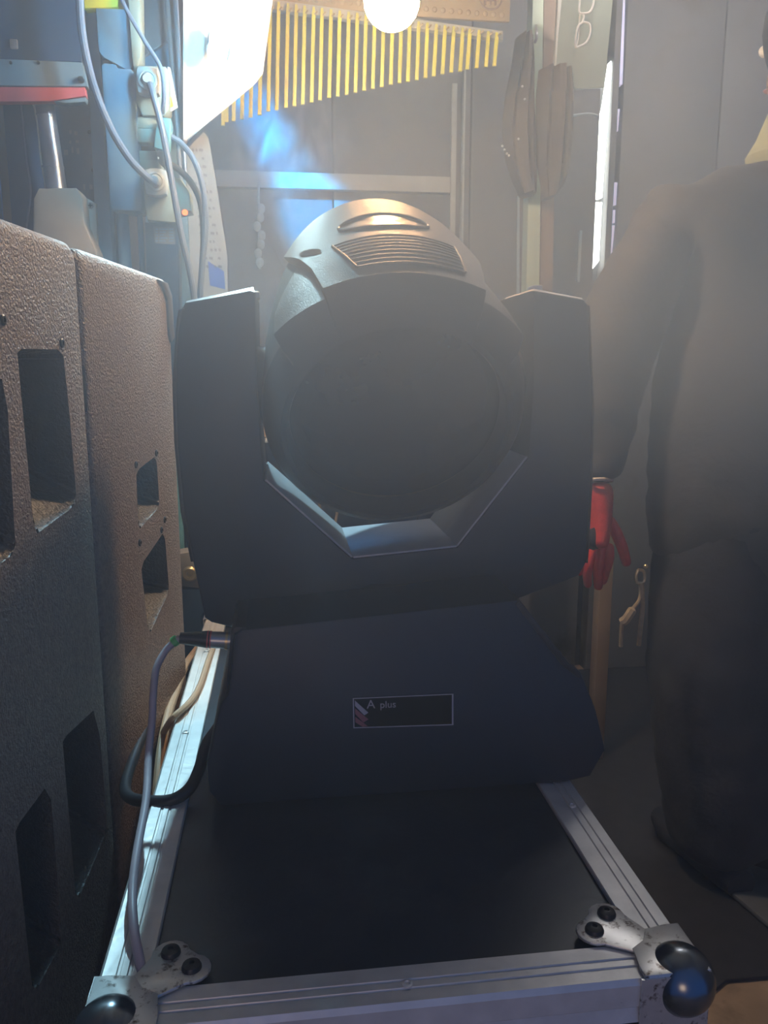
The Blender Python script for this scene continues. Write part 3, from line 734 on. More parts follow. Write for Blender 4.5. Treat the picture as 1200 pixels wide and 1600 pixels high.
# cream board with a row of bumps above
cb = thing('cream_board', 'cream plastic board with a row of bumps behind the bulb', 'board', at(620, -30, YS+.05))
obj('sheet', prism(pxpoly(((395, -60), (800, -60), (796, 34), (660, 26), (395, 2)), YS+.045), (0, .01, 0), .001), M['creamboard'], cb)
for k in range(30):
    x = 402+k*13.2; y = -2+(x-402)*.083-6
    bm = B(); add_ball(bm, at(x, y, YS+.044), .006, 2, (1, .6, 1)); obj('bump', bm, M['creamboard'], cb)
bm = B(); add_tube(bm, [at(767+17*cos(a*pi/12), -2+17*sin(a*pi/12), YS+.043) for a in range(24)], .0022, 6, closed=True)
for x0, x1 in ((758, 758), (766, 766), (774, 774)): add_tube(bm, [at(x0, -12, YS+.043), at(x1, 8, YS+.043)], .0025, 6)
add_tube(bm, [at(758, 0, YS+.043), at(774, 0, YS+.043)], .0025, 6)
obj('round_mark', bm, M['brown'], cb)

# ------------------------------------------------------------------ left background: cabinet, conduit, trunking, sockets
YA = 1.62
sc_ = thing('equipment_cabinet', 'dark wall cabinet with pale lip and red stripe, top left', 'cabinet', at(60, 95, YA))
obj('body', prism(pxpoly(((-90, -60), (122, -60), (128, 97), (-90, 90)), YA), (0, .15, 0), .003), M['screen'], sc_)
obj('lip', prism(pxpoly(((-90, 88), (128, 97), (136, 135), (-90, 133)), YA-.015), (0, .02, 0), .002), M['shelf'], sc_)
obj('red_stripe', prism(pxpoly(((-90, 135), (132, 136), (134, 150), (80, 158), (-90, 160)), YA-.013), (0, .02, 0), .002), M['red'], sc_, label='red stripe along the lower lip')
obj('lip_end', prism(pxpoly(((84, 158), (134, 152), (133, 159), (100, 161)), YA-.014), (0, .02, 0), .001), M['shelf'], sc_)
obj('knob', lathe([(.006, 0), (.005, .006), (0, .007)], at(127, 125, YA-.016), (0, -1, 0), 14), M['rivet'], sc_)
for x, y in ((17, 98), (60, 98)): obj('screw', lathe([(.003, 0), (.0024, .002), (0, .002)], at(x, y, YA-.016), (0, -1, 0), 10), M['rivet'], sc_)
obj('catch', box(at(24, 70, YA)-Vector((.008, .006, .008)), at(24, 70, YA)+Vector((.005, 0, .008)), .002), M['screw'], sc_)
# steel panel behind
pn = thing('steel_sheet', 'blue grey steel panel behind the conduit with faint stencilled marks', 'panel', at(110, 300, YA+.10))
obj('plate', pxbox(40, -30, 178, 620, YA+.09, .01, .002), M['wallside'], pn)
bm = B()
for x, y, w, h in ((108, 206, 5, 5), (116, 208, 6, 6), (100, 238, 8, 8), (112, 234, 3, 9), (120, 236, 5, 8), (130, 292, 4, 8), (140, 292, 6, 7), (148, 294, 4, 8), (108, 222, 4, 4), (118, 221, 6, 4)):
    a = at(x, y, YA+.0895); add_box(bm, a+Vector((0, -.0008, -h*.0006)), a+Vector((w*.0009, .0004, h*.0006)))
obj('stencil', bm, M['steel'], pn)
for x, y in ((140, 206), (146, 266), (132, 322)): obj('screw_hole', lathe([(.004, 0), (.003, .001), (0, .001)], at(x, y, YA+.089), (0, -1, 0), 10), M['dark'], pn)
# conduit pipe
cp = thing('conduit_pipe', 'grey metal conduit pipe dropping into the beige junction box', 'pipe', at(88, 300, YA+.03))
obj('tube', tube([at(66, 135, YA+.03), at(88, 300, YA+.03)], [.0165, .0195], 20), M['pipe'], cp)
for x, y, r in ((71, 181, .0185), (82, 262, .0205)): obj('clamp_ring', tube([at(x, y-1.5, YA+.03), at(x+.4, y+1.5, YA+.03)], r, 20), M['pipe'], cp)
wr = obj('thin_wire', tube(spline([at(50, 155, YA+.02), at(58, 190, YA+.02), at(64, 250, YA+.02), at(72, 295, YA+.02)]), .0018, 6), M['trim'], label='thin pale wire beside the conduit pipe', cat='wire')
obj('thin_wire', tube(spline([at(33, 160, YA+.04), at(42, 250, YA+.04), at(48, 300, YA+.04), at(40, 365, YA+.04)]), .0016, 6), M['greycable'], label='thin grey wire left of the junction box', cat='wire')
jb = thing('junction_box', 'beige junction box under the conduit pipe, with screwed flange', 'box', at(100, 400, YA))
obj('cover', prism(pxpoly(((52, 310), (60, 294), (118, 293), (127, 304), (132, 350), (150, 392), (154, 430), (50, 430)), YA-.02), (0, .07, 0), .004), M['beige'], jb)
obj('flange', prism(pxpoly(((126, 304), (150, 318), (154, 430), (132, 430)), YA+.03), (0, .015, 0), .002), M['trim'], jb)
for x, y in ((141, 321), (147, 380)):
    sw = obj('screw', lathe([(.0062, 0), (.0055, .002), (0, .0026)], at(x, y, YA+.03), (0, -1, 0), 14), M['screw'], jb)
    c = at(x, y, YA+.027)
    bm = B(); add_box(bm, c+Vector((-.004, -.0006, -.0008)), c+Vector((.004, .0004, .0008))); add_box(bm, c+Vector((-.0008, -.0006, -.004)), c+Vector((.0008, .0004, .004)))
    obj('cross_slot', bm, M['dark'], sw)
# trunking
tk = thing('cable_trunking', 'plastic cable trunking with blue lamplight in its colour, running down the wall', 'trunking', at(190, 330, YA+.02))
obj('upper_cover', prism(pxpoly(((149, 12), (206, 14), (210, 92), (204, 112), (162, 90), (154, 80)), YA+.01), (0, .06, 0), .003), M['trunk'], tk)
obj('back_channel', prism(pxpoly(((132, 10), (152, 10), (158, 100), (172, 330), (180, 470), (155, 470)), YA+.04), (0, .04, 0), .002), M['trunk'], tk)
obj('lower_cover', prism(pxpoly(((158, 102), (162, 98), (180, 100), (184, 106), (206, 108), (213, 120), (214, 200), (222, 320), (220, 330), (176, 328), (172, 318)), YA-.005), (0, .06, 0), .003), M['trunk'], tk)
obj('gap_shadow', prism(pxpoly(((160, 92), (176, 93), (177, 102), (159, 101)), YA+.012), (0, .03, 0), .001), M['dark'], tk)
tp = obj('yellow_box', prism(pxpoly(((128, -30), (186, -30), (184, 11), (132, 13)), YA+.02), (0, .05, 0), .002), M['yellow'], label='yellow box on top of the cable trunking', cat='box')
obj('white_duct', prism(pxpoly(((198, -30), (218, -30), (220, 90), (211, 118), (206, 90)), YA+.0), (0, .05, 0), .003), M['cream'], label='cream vertical duct right of the trunking top', cat='duct')
for i, (xa, xb, xc, xd, nm) in enumerate(((180, 200, 188, 210, 'wider'), (213, 222, 218, 229, 'narrower'))):
    a, b = at((xa+xb)/2, 322, YA+.04), at((xc+xd)/2+2, 480, YA+.04)
    obj('riser_pipe', tube([a, b], (at(xb, 322, YA)-at(xa, 322, YA)).length/2, 16), M['trunk'], label=f'{nm} of the two pale pipes below the trunking', cat='pipe', group='pipes below the trunking')
# sockets with plugs
def plug_in(px, py, r, label, Y):
    p = at(px, py, Y)
    t = thing('power_plug', label, 'plug', p)
    n = 8; pts = []
    for k in range(24):
        a = 2*pi*k/24; e = 1/max(abs(cos(a)), abs(sin(a)))**.6
        pts.append(p+Vector((r*.86*cos(a)*e, 0, r*sin(a)*e)))
    obj('body', prism(pts, (0, -.022, 0), .003), M['white'], t)
    obj('rim', lathe([(r*.72, 0), (r*.70, .004), (r*.55, .006), (r*.5, .004), (r*.3, .012), (0, .012)], p+Vector((0, -.022, 0)), (0, -1, 0), 28), M['white'], t)
    return p+Vector((0, -.03, 0))
YK = YA-.005
so1 = thing('socket_block', 'upper cream socket block beside the trunking', 'socket', at(235, 180, YK))
obj('shell', prism(pxpoly(((211, 112), (216, 101), (258, 103), (264, 112), (264, 170), (256, 182), (222, 180), (212, 160)), YK), (0, .05, 0), .004), M['cream'], so1)
plug_in(234, 132, .024, 'white power plug in the upper socket block', YK)
mdl = thing('breaker_module', 'stack of cream breaker modules between the two socket blocks', 'breaker', at(230, 265, YK))
for a, b in ((183, 200), (201, 222)): obj('module', pxbox(213, a, 246, b, YK+.008, .04, .002), M['cream'], mdl)
for a, b in ((236, 250), (250, 268)): obj('module', pxbox(216, a, 252, b, YK+.006, .04, .002), M['cream'], mdl)
obj('bracket', pxbox(214, 180, 252, 268, YK+.035, .02, .002), M['dark'], mdl)
so2 = thing('socket_block', 'lower cream socket block above the black battery box', 'socket', at(255, 350, YK))
obj('shell', prism(pxpoly(((224, 282), (232, 270), (262, 268), (272, 284), (276, 348), (230, 344), (226, 322)), YK-.006), (0, .05, 0), .004), M['cream'], so2)
obj('hood', prism(pxpoly(((262, 275), (282, 278), (297, 300), (299, 330), (272, 334)), YK+.01), (0, .05, 0), .006), M['cream'], so2)
obj('indicator', lathe([(.0055, 0), (.0045, .004), (0, .006)], at(289, 332, YK+.012), (0, -1, -.4), 14), M['led'], so2, label='glowing orange indicator')
plug_in(246, 288, .024, 'white power plug in the lower socket block', YK-.006)
bb = thing('battery_box', 'black box with small printed sticker below lower socket', 'box', at(255, 480, YK+.03))
obj('case', prism(pxpoly(((226, 347), (278, 349), (284, 700), (236, 700)), YK+.012), (0, .05, 0), .003), M['screen'], bb)
stk = obj('sticker', prism(pxpoly(((240, 354), (272, 356), (274, 382), (242, 380)), YK+.011), (0, .0016, 0)), M['steel'], bb)
bm = B()
for k in range(5):
    for x0, x1 in ((243, 247), (249, 262-k % 3*3), (264, 271)):
        add_prism(bm, pxpoly(((x0, 357+k*4.6), (x1, 357+k*4.6), (x1, 359+k*4.6), (x0, 359+k*4.6)), YK+.0105), (0, .0006, 0))
obj('print', bm, M['trunk'], stk)
# cables
def cable(label, pts, r, m, name='power_cable', seg=10, group=None):
    return obj(name, tube(spline(pts, 10), r, seg), m, label=label, cat='cable', group=group)
YC = YA-.04
cable('thick grey cable sweeping from the ceiling to the lower plug', [at(124, -40, YC-.02), at(127, 40, YC-.02), at(142, 118, YC-.02), at(168, 190, YC-.02), at(200, 245, YC-.02), at(228, 275, YC-.015), at(245, 289, YC+.004)], .0068, M['greycable'])
cable('grey cable hanging down from the upper plug', [at(234, 132, YC+.004), at(240, 150, YC-.015), at(254, 205, YC-.02), at(266, 270, YC-.02), at(284, 370, YC-.02), at(303, 462, YC-.02), at(312, 600, YC-.02)], .0060, M['greycable'])
cable('thin grey cable curving past the upper socket', [at(184, -20, YC), at(196, 12, YC), at(226, 64, YC), at(250, 104, YC), at(256, 140, YC), at(254, 178, YC+.02)], .0038, M['greycable'])
cable('pale cable arching right of the cyan plug', [at(264, 212, YC+.03), at(285, 226, YC+.03), at(306, 256, YC+.02), at(318, 300, YC+.02), at(321, 360, YC+.02), at(314, 440, YC+.02), at(308, 600, YC+.02)], .0056, M['greycable'])
cable('black cable arching under the pale cable', [at(256, 256, YC+.02), at(272, 260, YC+.03), at(296, 282, YC+.035), at(313, 316, YC+.035), at(318, 370, YC+.035), at(312, 470, YC+.035)], .0058, M['blackcable'])
obj('cyan_plug', prism(pxpoly(((250, 182), (266, 184), (268, 192), (264, 232), (258, 236), (240, 230), (243, 200)), YK-.02), (0, .03, 0), .004), M['cyan'], label='cyan plastic plug below the upper socket', cat='plug')
ub = thing('black_plug', 'small black plug below the cyan plug', 'plug', at(250, 258, YK-.01))
obj('body', prism(pxpoly(((245, 234), (256, 236), (258, 262), (246, 252)), YK-.02), (0, .02, 0), .002), M['blackpl'], ub)
obj('dot', lathe([(.002, 0), (0, .001)], at(247, 247, YK-.0205), (0, -1, 0), 10), M['white'], ub)
tg = thing('warning_tag', 'white tag with yellow patch beside the upper socket', 'tag', at(268, 172, YK+.03))
obj('card', prism(pxpoly(((262, 104), (266, 106), (278, 168), (264, 176)), YK+.02), (0, .002, 0)), M['paper'], tg)
obj('yellow_patch', prism(pxpoly(((262, 145), (268, 152), (271, 166), (263, 170)), YK+.0185), (0, .0014, 0)), M['yellow'], tg)
for i, (a, b, r, nm) in enumerate((((258, -40), (284, 300), .0045, 'darker'), ((272, -40), (290, 280), .0050, 'paler'))):
    obj('steel_rod', tube([at(*a, YA+.08), at(*b, YA+.08)], r, 10), M['pipe' if i else 'steel'], label=f'{nm} of two upright rods left of the white sheet', cat='rod', group='upright rods beside the white sheet')
obj('blue_board', prism(pxpoly(((222, -40), (260, -40), (268, 60), (222, 90)), YA+.12), (0, .02, 0), .002), M['steel'], label='dark grey board behind the cables at the top', cat='board')
obj('backing_board', prism(pxpoly(((222, 85), (276, 40), (300, 480), (230, 480)), YA+.13), (0, .02, 0), .002), M['trunk'], label='board behind the sockets with blue lamplight in its colour', cat='board')
# poster
ps = thing('wall_poster', 'white printed poster with blue block hanging behind the cables', 'poster', at(325, 460, YL+.16))
obj('paper', prism(pxpoly(((290, 236), (318, 206), (326, 216), (340, 300), (355, 400), (356, 470), (300, 470)), YL+.16), (0, .004, 0)), M['posterpaper'], ps)
bm = B(); random.seed(3)
for k in range(15):
    y = 232+k*13.0; x0 = 300+k*1.2; x1 = 322+k*1.9
    x = x0
    while x < x1-3:
        w = random.choice((3, 4, 6)); 
        if random.random() < .75: add_prism(bm, pxpoly(((x, y), (x+w, y+1), (x+w, y+5), (x, y+4)), YL+.159), (0, .0006, 0))
        x += w+2.5
obj('print', bm, M['print_'], ps)
obj('blue_block', prism(pxpoly(((325, 408), (350, 424), (352, 452), (328, 446)), YL+.159), (0, .0008, 0)), M['blue'], ps)
# pale knobbly chain
ch = thing('chain', 'pale knobbly plastic chain hanging behind the head', 'chain', at(405, 330, 2.555))
for k in range(7):
    bm = B(); c = at(404+random.uniform(-3, 5), 326+k*14, 2.555); add_ball(bm, c, .0125, 2, (1, .8, 1.25)); obj('link', bm, M['white'], ch)
obj('cord', tube([at(404, 284, 2.562), at(404, 320, 2.558), at(406, 420, 2.555)], .004, 6), M['white'], ch)

# ------------------------------------------------------------------ low shelf unit behind the fixture, seen through the yoke
sh = thing('shelf_unit', 'grey steel shelf unit behind the moving light', 'shelf', at(480, 900, 2.0))
YU = 2.0
for a, b in ((683, 694), (768, 780), (900, 915)):
    p, q = at(250, b, YU), at(700, a, YU); obj('shelf', box((p.x, YU, p.z), (q.x, YU+.3, q.z), .002), M['trim' if a < 760 else 'steel'], sh)
for x in (250, 690):
    p = at(x, 600, YU); obj('upright', box((p.x-.012, YU, 0), (p.x+.012, YU+.03, p.z), .002), M['steel'], sh)
    obj('upright', box((p.x-.012, YU+.27, 0), (p.x+.012, YU+.30, p.z), .002), M['steel'], sh)
p, q = at(250, 1100, YU), at(700, 620, YU); obj('back_panel', box((p.x, YU+.30, 0.05), (q.x, YU+.31, q.z)), M['steel'], sh)
obj('wooden_block', pxbox(395, 640, 420, 683, YU+.02, .06, .002), M['wood'], label='small wooden block on the upper shelf behind the yoke', cat='block')
def to_floor(px, Y):
    a, b, c, d = pxpoly(px, Y)
    return [a, b, b+(c-b)*(b.z/(b.z-c.z)), a+(d-a)*(a.z/(a.z-d.z))]
obj('tan_stick', prism(to_floor(((496, 780), (500, 780), (507, 826), (503, 826)), YU-.05), (0, .008, 0)), M['rope'], label='left of two thin tan sticks seen through the yoke', cat='stick')
obj('tan_stick', prism(to_floor(((525, 800), (529, 800), (524, 826), (520, 826)), YU-.05), (0, .008, 0)), M['rope'], label='right of two thin tan sticks seen through the yoke', cat='stick')
p, q, r_ = at(258, 584, 1.9), at(274, 612, 1.9), at(266, 650, 1.9)
wp = thing('painted_post', 'teal painted post with bare tan top between loudspeaker and fixture arm', 'post', ((p.x+q.x)/2, 1.92, 0))
obj('bare_top', box((p.x, 1.9, q.z), (q.x, 1.94, p.z), .002), M['wood'], wp)
obj('painted_shaft', box((p.x+.003, 1.9, 0), (q.x, 1.94, q.z), .002), M['cyan'], wp)
# beige bracket behind the speaker
kb = thing('beige_bracket', 'beige bracket with round knob behind the loudspeaker', 'bracket', at(297, 920, 1.58))
obj('plate', prism(pxpoly(((276, 866), (296, 862), (312, 872), (316, 920), (276, 916)), 1.58), (0, .05, 0), .004), M['beige'], kb)
obj('knob', lathe([(.015, 0), (.015, .006), (.012, .009), (.007, .009), (.006, .004), (0, .004)], at(297, 896, 1.58), (0, -1, 0), 24), M['brass'], kb)
p, q = at(250, 918, 1.60), at(330, 918, 1.60)
obj('black_crate', box((p.x, 1.58, 0), (q.x, 1.85, p.z), .004), M['screen'], label='tall black crate below the beige bracket', cat='crate')

# ------------------------------------------------------------------ cables at the fixture
xl = thing('cable_connector', 'black audio connector with red rings plugged into the base', 'connector', at(320, 1000, .87))
YX = .87
def axp(x, y): return at(x, y, YX)
def taper(x0, x1, r0, r1, m, nm, **k):
    f = lambda x: 997+(x-281)*.05
    return obj(nm, tube([axp(x0, f(x0)), axp(x1, f(x1))], [r0, r1], 20), m, xl, **k)
taper(281, 320, .0062, .0092, M['blackpl'], 'boot')
taper(320, 328, .0095, .0095, M['blackpl'], 'collar')
taper(323.5, 325.5, .0099, .0099, M['ring'], 'red_ring'); taper(328, 330, .0099, .0099, M['ring'], 'red_ring')
taper(328, 363, .0092, .0095, M['screw'], 'barrel')
taper(352, 356, .0104, .0104, M['brass'], 'latch')
obj('cable_tape', tube([axp(270.5, 1004), axp(277, 999)], .0058, 14), M['green'], label='green tape band on the cable behind the connector', cat='tape')
cable('thin signal cable drooping from the connector down over the case edge', [axp(282, 997), axp(272, 1004), at(258, 1018, .865), at(244, 1046, .85), at(239, 1090, .83), at(238, 1120, .82), at(232, 1180, .79), at(228, 1250, .74), at(214, 1330, .68), at(207, 1390, .64), at(209, 1450, .60), at(222, 1520, .565), at(234, 1580, .53), at(240, 1660, .48)], .0040, M['pinkcable'], 'signal_cable', 12)
cable('thick black mains cable looping from the base over the case edge', [at(352, 1120, .90), at(338, 1140, .88), at(322, 1165, .86), at(312, 1200, .84), at(296, 1232, .82), at(268, 1250, .81), at(230, 1252, .82), at(203, 1246, .85), at(196, 1228, .90), at(208, 1186, .98), at(232, 1128, 1.08), at(262, 1076, 1.20), at(300, 1036, 1.30), at(318, 1014, 1.38), at(330, 990, 1.46)], .0066, M['blackcable'], 'mains_cable', 12)
cable('tan cable lying along the left case edge behind black cable', [at(328, 985, 1.42), at(310, 1012, 1.36), at(290, 1040, 1.28), at(275, 1080, 1.2), at(262, 1120, 1.12), at(252, 1170, 1.05), at(246, 1230, 1.0), at(243, 1290, .97)], .0065, M['tancable'], 'tan_cable')
cable('flat tan lead curving across the left case rail', [at(336, 1008, 1.32), atz(326, 1030, ZT+.006), atz(312, 1072, ZT+.005), atz(296, 1098, ZT+.005), atz(270, 1122, ZT+.005), at(255, 1145, 1.08)], .0045, M['tancable'], 'tan_cable')

# ------------------------------------------------------------------ coat, pouch and glasses on the right
ct = thing('hanging_coat', 'dark brown coat hanging on the pale green post', 'coat', at(840, 320, 2.22))
def cloth(poly, Y, name, par, m, amp=.018, n=26):
    """soft hanging cloth with folds: outline rows (y, xl, xr)"""
    bm = B(); f, b = [], []
    for (y, xl, xr) in poly:
        fr, br = [], []
        for k in range(n+1):
            u = k/n; p = at(xl+(xr-xl)*u, y, Y); e = sin(pi*u)**.6
            fold = amp*(.6*sin(u*17+y*.012)+.4*sin(u*31+y*.03))
            fr.append(bm.verts.new(p+Vector((0, -.05*e+fold*e, 0)))); br.append(bm.verts.new(p+Vector((0, .04*e+.004, 0))))
        f.append(fr); b.append(br)
    for j in range(len(poly)-1):
        for k in range(n):
            bm.faces.new((f[j][k], f[j][k+1], f[j+1][k+1], f[j+1][k])); bm.faces.new((b[j][k+1], b[j][k], b[j+1][k], b[j+1][k+1]))
        bm.faces.new((f[j][0], f[j+1][0], b[j+1][0], b[j][0])); bm.faces.new((f[j][n], b[j][n], b[j+1][n], f[j+1][n]))
    for k in range(n):
        bm.faces.new((f[0][k+1], f[0][k], b[0][k], b[0][k+1])); bm.faces.new((f[-1][k], f[-1][k+1], b[-1][k+1], b[-1][k]))
    return obj(name, bm, m, par, ang=70)
cloth([(60, 806, 830), (100, 800, 833), (150, 790, 834), (200, 784, 836), (250, 790, 838), (280, 800, 838), (305, 812, 835)], 2.24, 'left_panel', ct, M['coat'])
cloth([(110, 842, 892), (150, 838, 896), (200, 838, 894), (260, 840, 890), (290, 846, 880), (310, 850, 862)], 2.22, 'right_panel', ct, M['coat'])
for x, y in ((785, 228), (788, 234), (792, 240), (795, 243), (810, 217), (816, 135), (820, 155)):
    bm = B(); add_ball(bm, at(x, y, 2.165), .0032, 2); obj('stud', bm, M['frame'], ct)
obj('coat_hook', tube(spline([at(838, 40, 2.30), at(838, 48, 2.22), at(838, 60, 2.21), at(836, 66, 2.22)]), .004, 8), M['screw'], label='small steel hook on the pale post above the coat', cat='hook')
pc = thing('clear_pouch', 'pale green clear plastic pouch hanging right of the post', 'pouch', at(905, 140, 2.2))
obj('film', prism(pxpoly(((880, -40), (962, -40), (952, 60), (945, 136), (868, 142), (865, 138), (872, 60)), 2.2), (0, .012, 0), .003), M['pouch'], pc)
obj('edge_strip', prism(pxpoly(((874, -40), (882, -40), (872, 60), (867, 138), (864, 136), (870, 40)), 2.198), (0, .014, 0), .001), M['trim'], pc)
gl = thing('eyeglasses', 'white framed eyeglasses hanging upright on the clear pouch', 'glasses', at(910, 75, 2.19))
def ringpx(pts, Y): return spline([at(x, y, Y) for x, y in pts], 4)
for pts in (((906, -2), (905, 18), (912, 21), (922, 18), (927, 5), (928, -20), (908, -22), (906, -2)), ((911, 34), (902, 44), (899, 72), (906, 72), (916, 66), (922, 52), (921, 38), (911, 34))):
    obj('rim', tube(ringpx(pts, 2.188), .0028, 8), M['frame'], gl)
obj('bridge', tube(ringpx(((909, 20), (912, 26), (910, 34)), 2.188), .0026, 8), M['frame'], gl)
obj('temple', tube(ringpx(((899, 72), (900, 74), (903, 60), (906, 20)), 2.196), .0022, 8), M['frame'], gl)
obj('wall_hook', tube(ringpx(((884, 183), (900, 180), (920, 178), (934, 181)), 2.45), .004, 8), M['white'], label='thin white hook on the back wall below the pouch', cat='hook')

# upright plank behind the worker's hand
p, q, r_ = at(934, 980, 1.95), at(954, 980, 1.95), at(940, 820, 1.95)
obj('wooden_post', box((p.x, 1.95, .009), (q.x, 1.99, r_.z), .003), M['brown'], label='dull tan wooden post standing behind the gloved hand', cat='post')

# ------------------------------------------------------------------ person
YP = 1.52
def J(x, y, Y=YP): return at(x, y, Y)
def skin_mesh(name, nodes, edges, m, par=None, sub=2, root=0, fold=0, **kw):
    """nodes: list of (point, radius or (rx, ry))"""
    me = bpy.data.meshes.new(name); me.from_pydata([tuple(p) for p, r in nodes], edges, [])
    o = bpy.data.objects.new(name, me); COL.objects.link(o)
    md = o.modifiers.new('skin', 'SKIN'); md.use_smooth_shade = True; md.branch_smoothing = .6
    for i, (p, r) in enumerate(nodes):
        sv = me.skin_vertices[0].data[i]; sv.radius = r if isinstance(r, tuple) else (r, r); sv.use_root = (i == root)
    ss = o.modifiers.new('sub', 'SUBSURF'); ss.levels = sub; ss.render_levels = sub
    dg = bpy.context.evaluated_depsgraph_get(); me2 = bpy.data.meshes.new_from_object(o.evaluated_get(dg))
    bpy.data.objects.remove(o); bm = B(); bm.from_mesh(me2); bpy.data.meshes.remove(me2)
    if fold:
        bm.normal_update()
        for v in bm.verts:
            c = v.co
            d = noise.noise(Vector((c.x*9, c.y*9, c.z*5)))*.6+noise.noise(Vector((c.x*16+c.z*12, c.y*16, c.z*20+3)))*.55
            v.co += v.normal*d*fold
    return obj(name, bm, m, par, ang=80, **kw)
PX = 1.00                                 # body centre line, facing the camera
ped = thing('person', 'worker in long dark coat and red gloves seen from behind, right of case', 'person', (PX, YP, 0))
sho = J(1030, 318); wri = J(938, 752, 1.50); elb = J(958, 535, 1.55)
mir = lambda p: Vector((2*PX-p.x, p.y, p.z))
pel = Vector((PX, YP, .92)); hipL = Vector((PX-.105, YP, .88)); kneeL = Vector((PX-.13, YP-.05, .49)); ankL = Vector((PX-.10, YP-.10, .09)); toeL = Vector((PX-.14, YP+.05, .04))
che = Vector((PX, YP+.01, 1.28)); nek = Vector((PX, YP, 1.48)); hd0 = Vector((PX, YP+.01, 1.58)); hd1 = Vector((PX, YP+.02, 1.67)); hd2 = Vector((PX, YP, 1.75)); nose = Vector((PX, YP+.105, 1.655))
nodes = [(pel, (.14, .10)), (Vector((PX, YP, 1.08)), (.13, .095)), (che, (.13, .095)), (nek, .055), (hd0, (.065, .075)), (hd1, (.078, .095)), (hd2, (.06, .07)), (nose, .012),
         (hipL, .085), (kneeL, .058), (ankL, .040), (toeL, .036), (mir(hipL), .085), (mir(kneeL), .058), (mir(ankL), .040), (mir(toeL), .036),
         (sho+Vector((.03, 0, -.02)), .045), (elb, .038), (wri, .028), (mir(sho+Vector((.03, 0, -.02))), .045), (mir(elb), .043), (mir(wri), .030)]
edges = [(0, 1), (1, 2), (2, 3), (3, 4), (4, 5), (5, 6), (5, 7), (0, 8), (8, 9), (9, 10), (10, 11), (0, 12), (12, 13), (13, 14), (14, 15), (2, 16), (16, 17), (17, 18), (2, 19), (19, 20), (20, 21)]
skin_mesh('body', nodes, edges, M['skin'], ped)
for sx in (-1, 1):
    bm = B(); add_ball(bm, (PX+sx*.032, YP+.094, 1.685), .012, 2); obj('eye', bm, M['frame'], ped)
    bm = B(); add_ball(bm, (PX+sx*.066, YP+.02, 1.66), .020, 2, (.25, .6, 1.1)); obj('ear', bm, M['skin'], ped)
bm = B(); add_ball(bm, (PX, YP+.103, 1.615), .022, 2, (1.1, .4, .3)); obj('mouth', bm, mat('lip', (.42, .16, .14), .5), ped)
bm = B(); add_ball(bm, (PX, YP-.022, 1.69), .100, 3, (.93, .98, 1.15)); obj('hair', bm, M['hair'], ped)
# jacket
jn = [(Vector((PX, YP, .60)), (.27, .17)), (Vector((PX, YP, .80)), (.28, .17)), (Vector((PX, YP, 1.02)), (.29, .17)), (Vector((PX, YP, 1.20)), (.275, .16)), (Vector((PX, YP+.005, 1.34)), (.23, .13)), (Vector((PX, YP, 1.462)), (.10, .08)),
      (sho+Vector((.03, 0, -.012)), .092), (elb, .085), (wri+Vector((.002, .0, -.012)), .046)]
je = [(0, 1), (1, 2), (2, 3), (3, 4), (4, 5), (4, 6), (6, 7), (7, 8)]
k = len(jn); jn += [(mir(sho+Vector((.03, 0, -.012))), .092), (mir(elb), .085), (mir(wri+Vector((.002, 0, -.012))), .046)]; je += [(4, k), (k, k+1), (k+1, k+2)]
skin_mesh('jacket', jn, je, M['jacket'], ped, sub=3, fold=.016)
tn = [(Vector((PX, YP, .86)), (.17, .11)), (hipL+Vector((-.02, 0, -.14)), (.135, .12)), (kneeL+Vector((-.01, 0, 0)), .135), (ankL+Vector((0, .02, .06)), .120), (ankL+Vector((0, .02, -.06)), .112)]
tn += [(mir(p), r) for p, r in tn[1:]]
skin_mesh('trousers', tn, [(0, 1), (1, 2), (2, 3), (3, 4), (0, 5), (5, 6), (6, 7), (7, 8)], M['trousers'], ped, sub=3, fold=.014)
for f in (lambda p: p, mir):
    a, b = f(ankL), f(toeL)
    bm = B(); pts = [a+Vector((0, -.07, -.05)), a+Vector((0, -.03, -.045)), a.lerp(b, .5)+Vector((0, 0, -.022)), b+Vector((0, 0, -.0)), b+Vector((0, .05, -.004))]
    add_tube(bm, pts, [.030, .042, .046, .040, .024], 14)
    for v in bm.verts: v.co.z = max(v.co.z, .010)
    obj('shoe', bm, M['trousers'], ped)
# collar of the yellow green shirt
bm = B(); rings = []
for (z, r, dy) in ((1.435, .090, 0), (1.468, .096, 0), (1.50, .078, .002), (1.548, .058, .004)):
    rings.append([bm.verts.new((PX+r*cos(2*pi*k/28)*1.05, YP-.005+dy+r*sin(2*pi*k/28), z+.018*sin(2*pi*k/28)*(1 if z > 1.5 else 0))) for k in range(28)])
for a, b in zip(rings, rings[1:]):
    for k in range(28): bm.faces.new((a[k], a[(k+1) % 28], b[(k+1) % 28], b[k]))
o = obj('collar', bm, M['collar'], ped, label='yellow green collar'); o.modifiers.new('thick', 'SOLIDIFY').thickness = .004
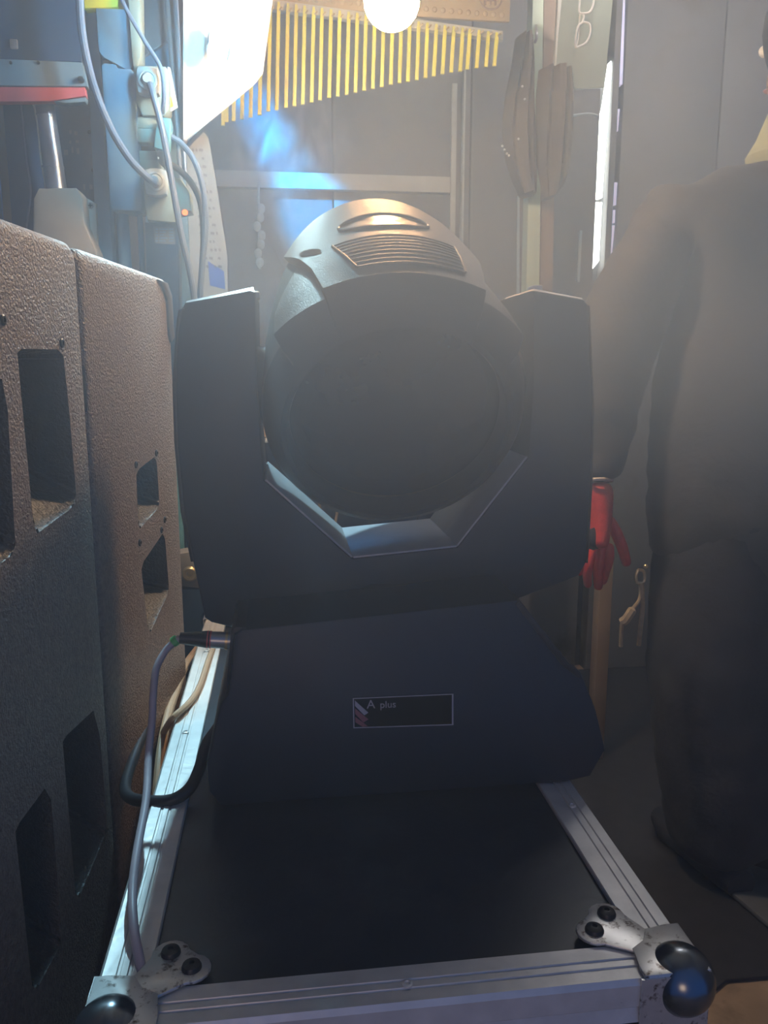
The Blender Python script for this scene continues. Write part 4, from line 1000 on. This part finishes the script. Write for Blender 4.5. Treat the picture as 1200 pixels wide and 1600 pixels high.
# gloves: palm, five bent fingers
def glove(f, nm):
    w = f(wri)
    def q(x, y, d=0): return f(J(x, y, 1.50+d))
    gn = [(q(938, 750), (.033, .028)), (q(938, 782), (.032, .026)), (q(938, 812), (.038, .022)), (q(934, 840), (.042, .020)), (q(933, 856), (.038, .018))]
    ge = [(0, 1), (1, 2), (2, 3), (3, 4)]
    g = skin_mesh('glove', gn, ge, M['glove'], ped, label='red glove')
    fing = [('finger', ((951, 848, .0), (952, 872, -.004), (945, 895, .012), (941, 912, .03)), .0105),
            ('finger', ((940, 852, .0), (936, 880, -.006), (934, 900, .004), (935, 920, .024)), .0108),
            ('finger', ((928, 852, .004), (921, 880, 0), (917, 900, .010), (919, 917, .03)), .0102),
            ('finger', ((917, 846, .008), (909, 868, .006), (905, 884, .016), (907, 898, .03)), .0090),
            ('thumb', ((948, 808, .0), (962, 830, -.012), (973, 856, -.014), (980, 884, -.004)), .0120)]
    for n2, pts, r in fing:
        P_ = [q(*p) for p in pts]
        skin_mesh(n2, [(P_[0], r*1.05), (P_[1], r*1.06), (P_[2], r*.98), (P_[3], r*.85)], [(0, 1), (1, 2), (2, 3)], M['glove'], g)
    bm = B(); add_tube(bm, [q(938+18.5*cos(a*pi/12), 750+1.5*sin(a*pi/12), .03*sin(a*pi/12)) for a in range(24)], .0035, 8, closed=True)
    obj('cuff_hem', bm, M['hem'], g)
    bm = B(); add_ball(bm, q(928, 842, -.017), .021, 2, (.9, .35, 1.1)); obj('knuckle_pad', bm, M['glovedark'], g)
glove(lambda p: p, 'glove'); glove(mir, 'glove')
# belt gear
cr = thing('carabiner', 'small brass carabiner clipped at the worker hip', 'carabiner', J(1000, 900, 1.385))
obj('loop', tube(spline([J(997, 890, 1.385), J(1006, 893, 1.385), (J(1006, 908, 1.385)), J(996, 910, 1.385), J(994, 900, 1.385), J(997, 890, 1.385)], 4), .0030, 8), M['brass'], cr)
bm = B(); add_ball(bm, J(1009, 885, 1.38), .0045, 2); obj('stud', bm, M['brass'], cr)
obj('rope_strap', tube(spline([J(1001, 911, 1.385), J(1000, 935, 1.385), J(990, 950, 1.38), J(978, 968, 1.38), J(972, 975, 1.385), J(970, 1010, 1.39)], 6), [.004]*13+[.009]*10+[.004]*8, 8), M['rope'], label='tan rope strap hanging from the carabiner, left strand', cat='strap')
obj('rope_strap', tube(spline([J(1003, 911, 1.385), J(1004, 950, 1.385), J(1001, 980, 1.385), J(998, 1008, 1.39)], 6), .0045, 8), M['rope'], label='tan rope strap hanging from the carabiner, right strand', cat='strap')
obj('grey_rag', prism([atz(x, y, .012) for x, y in ((1124, 1312), (1100, 1352), (1112, 1376), (1200, 1452), (1260, 1480), (1260, 1400), (1200, 1366), (1150, 1350))], (0, 0, .012), .004), M['shoe'], label='pale grey rag lying on the black mat by the worker feet', cat='rag')
obj('rubber_mat', prism([(.60, 1.06, .001), (.755, 1.152, .001), (.83, 1.150, .001), (1.6, 1.15, .001), (1.6, 2.595, .001), (.52, 2.595, .001), (.52, 1.06, .001)], (0, 0, .008), .002), M["rubbermat"], label='black rubber mat on the floor right of the flight case', cat='mat')
